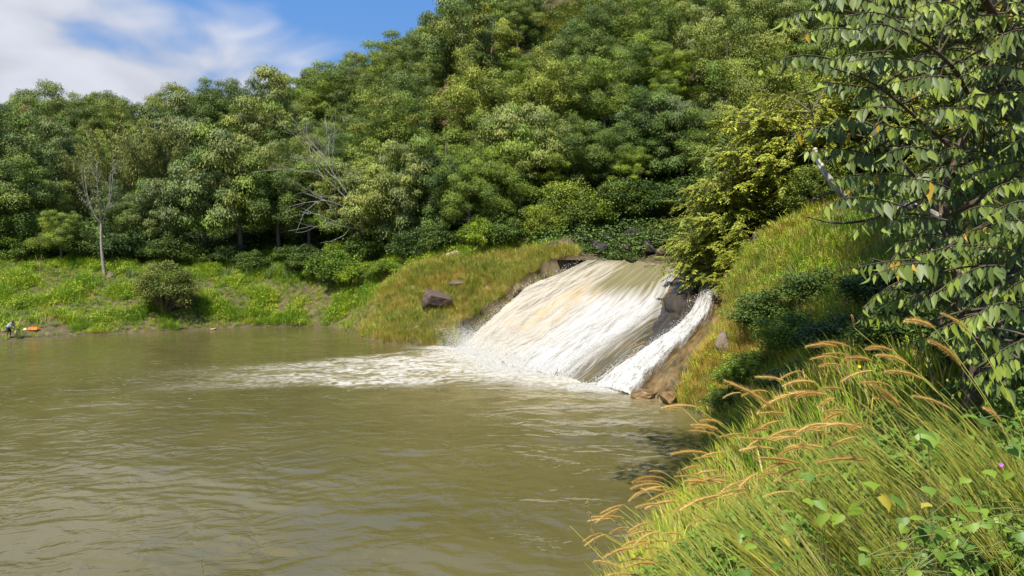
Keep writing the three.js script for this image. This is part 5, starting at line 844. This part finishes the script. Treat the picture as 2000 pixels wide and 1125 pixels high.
{
  const foot = spot(17, 660, 62), t = thing('person', 'person in grey shirt and dark shorts bending over at the far left shore', 'person', foot);
  const j = { pel: V(-0.03, 0.92, 0), ch: V(0.24, 1.19, 0), nk: V(0.35, 1.31, 0), hd: V(0.43, 1.38, 0) }, lim = [];
  for (const s of [-1, 1]) lim.push({ hip: V(-0.02, 0.89, s * 0.09), kn: V(0.06 - s * 0.03, 0.49, s * 0.12), an: V(-0.02 - s * 0.07, 0.09, s * 0.12), to: V(0.16 - s * 0.07, 0.035, s * 0.14), sh: V(0.29, 1.25, s * 0.18), el: V(0.40, 0.99, s * 0.21), wr: V(0.55, 0.80, s * 0.10) });
  const body = (p) => {
    let d = smin(capsule(p, j.pel, j.ch, 0.135, 0.150), capsule(p, j.ch, j.nk, 0.10, 0.055), 0.06); d = smin(d, capsule(p, j.nk, j.hd, 0.055, 0.06), 0.03);
    for (const l of lim) { for (const [a, b, ra, rb, k] of [[l.hip, l.kn, 0.085, 0.058, 0.06], [l.kn, l.an, 0.057, 0.036, 0.03], [l.an, l.to, 0.042, 0.028, 0.03], [j.ch, l.sh, 0.09, 0.065, 0.05], [l.sh, l.el, 0.052, 0.040, 0.03], [l.el, l.wr, 0.040, 0.027, 0.02]]) d = smin(d, capsule(p, a, b, ra, rb), k); }
    return d;
  };
  const head = (p) => { const q = p.clone().sub(V(0.455, 1.42, 0)); const a = -0.55, x = q.x * Math.cos(a) - q.y * Math.sin(a), y = q.x * Math.sin(a) + q.y * Math.cos(a), z = q.z; let d = (Math.sqrt((x / 0.098) ** 2 + (y / 0.118) ** 2 + (z / 0.078) ** 2) - 1) * 0.085; d = smin(d, capsule(V(x, y, z), V(0.085, 0.005, 0), V(0.108, -0.022, 0), 0.008, 0.014), 0.012); d = smin(d, capsule(V(x, y, z), V(0.055, -0.085, 0), V(0.07, -0.095, 0), 0.03, 0.022), 0.03); for (const s of [-1, 1]) { d = smin(d, capsule(V(x, y, z), V(-0.01, 0.015, s * 0.078), V(-0.012, -0.025, s * 0.08), 0.014, 0.010), 0.008); d = Math.max(d, -(V(x, y, z).distanceTo(V(0.094, 0.018, s * 0.032)) - 0.012)); } d = Math.max(d, -capsule(V(x, y, z), V(0.098, -0.052, -0.02), V(0.098, -0.052, 0.02), 0.005, 0.005)); return d; };
  const hand = (l, s) => { const f = l.wr.clone().sub(l.el).normalize(), side = V(0, 0, s), cur = V(0.35, -0.9, 0).normalize(), palm = l.wr.clone().addScaledVector(f, 0.05); return (p) => { let d = capsule(p, l.wr, palm, 0.027, 0.030); for (let k = 0; k < 4; k++) { const b = palm.clone().addScaledVector(f, 0.028).addScaledVector(side, (k - 1.5) * 0.018), ln = [0.034, 0.040, 0.038, 0.030][k], m = b.clone().addScaledVector(f, ln * 0.7).addScaledVector(cur, ln * 0.4), e = m.clone().addScaledVector(cur, ln); d = smin(d, capsule(p, b, m, 0.0095, 0.009), 0.006); d = Math.min(d, capsule(p, m, e, 0.009, 0.0075)); } const th = l.wr.clone().addScaledVector(f, 0.03).addScaledVector(side, -s * 0.026 * s), t2 = th.clone().addScaledVector(side, -0.028).addScaledVector(f, 0.03), t3 = t2.clone().addScaledVector(f, 0.028).addScaledVector(cur, 0.012); d = smin(d, capsule(p, th, t2, 0.012, 0.010), 0.008); return Math.min(d, capsule(p, t2, t3, 0.010, 0.008)); }; };
  const geos = [meshField(body, V(0.22, 0.72, 0), 0.80, 110), meshField(head, V(0.46, 1.41, 0), 0.16, 56), meshField(hand(lim[0], -1), V(0.60, 0.73, -0.10), 0.13, 56), meshField(hand(lim[1], 1), V(0.60, 0.73, 0.10), 0.13, 56)];
  const mat = (c, ro = 0.8) => { const m = new THREE.MeshStandardMaterial({ roughness: ro }); m.color.setRGB(...c); return m; };
  part('body', mergeGeometries(geos), mat([0.12, 0.068, 0.042], 0.6), t);
  part('shirt', meshField((p) => { let d = capsule(p, V(0.0, 0.96, 0), j.ch, 0.160, 0.172); for (const l of lim) { d = smin(d, capsule(p, j.ch, l.sh, 0.11, 0.085), 0.04); d = smin(d, capsule(p, l.sh, l.sh.clone().lerp(l.el, 0.75), 0.075, 0.068), 0.02); } return Math.max(d + 0.006 * Math.sin(p.x * 40 + p.y * 31) * Math.sin(p.z * 37), -(p.x * 0.55 + p.y * 0.83 - 0.80), p.clone().sub(j.ch).dot(V(0.68, 0.73, 0)) - 0.155); }, V(0.2, 1.1, 0), 0.42, 64), mat([0.36, 0.35, 0.40], 0.9), t);
  part('shorts', meshField((p) => { let d = capsule(p, j.pel, V(0.02, 0.97, 0), 0.155, 0.150); for (const l of lim) d = smin(d, capsule(p, l.hip, l.kn, 0.105, 0.098), 0.03); return Math.max(d, 0.56 - p.y, p.x * 0.4 + p.y * 0.9 - 0.94); }, V(0.02, 0.78, 0), 0.34, 56), mat([0.035, 0.032, 0.045], 0.9), t);
  part('hair', meshField((p) => { const q = p.clone().sub(V(0.440, 1.437, 0)), d = (Math.sqrt((q.x / 0.108) ** 2 + (q.y / 0.108) ** 2 + (q.z / 0.088) ** 2) - 1) * 0.09; return Math.max(d + 0.004 * noise(q.x * 90, q.y * 90 + q.z * 70), q.x * 0.85 - q.y * 0.45 - 0.045); }, V(0.44, 1.44, 0), 0.14, 44), mat([0.012, 0.010, 0.009], 0.7), t);
  // a pale yellow net held in the hands, hanging to the ground
  const cl = (W, H, f, mat2, name, label, cat, p) => { const g = new THREE.PlaneGeometry(1, 1, W, H), a = g.attributes.position; for (let k = 0; k < a.count; k++) { const q = f(a.getX(k) + 0.5, a.getY(k) + 0.5); a.setXYZ(k, q.x, q.y, q.z); } g.computeVertexNormals(); const m = new THREE.Mesh(g, mat2); m.name = numbered(name); m.position.copy(p); m.castShadow = m.receiveShadow = true; scene.add(m); return tag(m, label, cat); };
  const cloth = (c) => { const m = mat(c, 0.85); m.side = THREE.DoubleSide; return m; };
  cl(14, 22, (u, v) => V(0.63 + 0.05 * Math.sin(v * 7 + u * 5) + 0.10 * (1 - v), 0.03 + v * 0.70, (u - 0.5) * (0.22 + 0.35 * (1 - v)) + 0.04 * Math.sin(u * 25 + v * 6)), cloth([0.55, 0.47, 0.16]), 'net', 'pale yellow net hanging from the hands of the bending person', 'net', foot);
  const o = spot(65, 645, 64); o.y += 0.05;
  cl(30, 18, (u, v) => { const e = Math.sin(Math.PI * u) * Math.sin(Math.PI * v); return V((u - 0.5) * 1.05 + 0.05 * noise(u * 5, v * 5), 0.02 + 0.30 * Math.pow(e, 0.6) * (0.75 + 0.5 * noise(u * 4 + 3, v * 4)) + 0.03 * noise(u * 12, v * 12), (v - 0.5) * 0.75 + 0.05 * noise(u * 5 + 9, v * 5)); }, cloth([0.85, 0.17, 0.02]), 'tarpaulin', 'crumpled orange tarpaulin on the grass beside the bending person', 'tarpaulin', o);
  cl(12, 12, (u, v) => { const e = Math.sin(Math.PI * u) * Math.sin(Math.PI * v); return V((u - 0.5) * 0.30, 0.02 + 0.16 * Math.pow(e, 0.5) + 0.02 * noise(u * 6, v * 6), (v - 0.5) * 0.3); }, cloth([0.75, 0.74, 0.70]), 'sack', 'small white sack at the left end of the orange tarpaulin', 'sack', o.clone().add(V(-0.66, 0, 0.1)));
  // dead forked sapling and driftwood
  const stick = (p, pathList, c, name, label, cat, r0) => { const g = new GB(); for (const q of pathList) g.tube(q, (u) => lerp(r0, r0 * 0.35, u), 6); const m = new THREE.Mesh(g.geo(false), barkMat(c)); m.name = numbered(name); m.position.copy(p); m.castShadow = m.receiveShadow = true; scene.add(m); tag(m, label, cat); };
  stick(gp((78 - 1000) / FL * 76.5, 76.5), [arc(V(0, -0.2, 0), V(0.02, 1.0, 0), V(0.03, 0, 0), 5), arc(V(0.02, 0.95, 0), V(-0.38, 2.0, 0.1), V(-0.1, -0.1, 0), 5), arc(V(0.02, 0.95, 0), V(0.22, 2.1, 0), V(0.08, -0.1, 0), 5), arc(V(0.02, 0.7, 0), V(-0.12, 1.6, -0.1), V(0, 0, 0), 4)], [0.55, 0.42, 0.22], 'dead_sapling', 'dead forked sapling at the wood edge on the far left', 'sapling', 0.045);
  const lp = slab(0.015, 0.02); stick(lp, [arc(V(-0.5, 0.1, 0.3), V(0.9, 0.75, -0.3), V(0.1, 0.1, 0), 7), arc(V(0.2, 0.42, 0), V(0.3, 0.95, 0.2), V(0, 0, 0), 4), arc(V(0.5, 0.55, -0.1), V(1.2, 0.6, 0.2), V(0, 0.1, 0), 4)], [0.30, 0.20, 0.12], 'driftwood', 'brown driftwood branch caught at the left end of the lip', 'driftwood', 0.05);
  const l2 = slab(0.36, 0.04); l2.y += 0.18; stick(l2, [arc(V(-0.5, 0, 0), V(0.6, 0.05, 0.1), V(0, 0.06, 0), 5)], [0.12, 0.08, 0.05], 'driftwood', 'dark stick lying on the olive water of the lip', 'driftwood', 0.04);
  const l3 = onLevel(1085, 735); stick(l3, [arc(V(-0.2, -0.1, 0), V(0.15, 0.5, 0), V(0.1, 0, 0), 5), arc(V(0, 0.2, 0), V(0.35, 0.3, 0.1), V(0, 0, 0), 4)], [0.22, 0.14, 0.08], 'driftwood', 'short brown stick at the foot of the broad fall', 'driftwood', 0.035);
}
renderer.render(scene, camera);
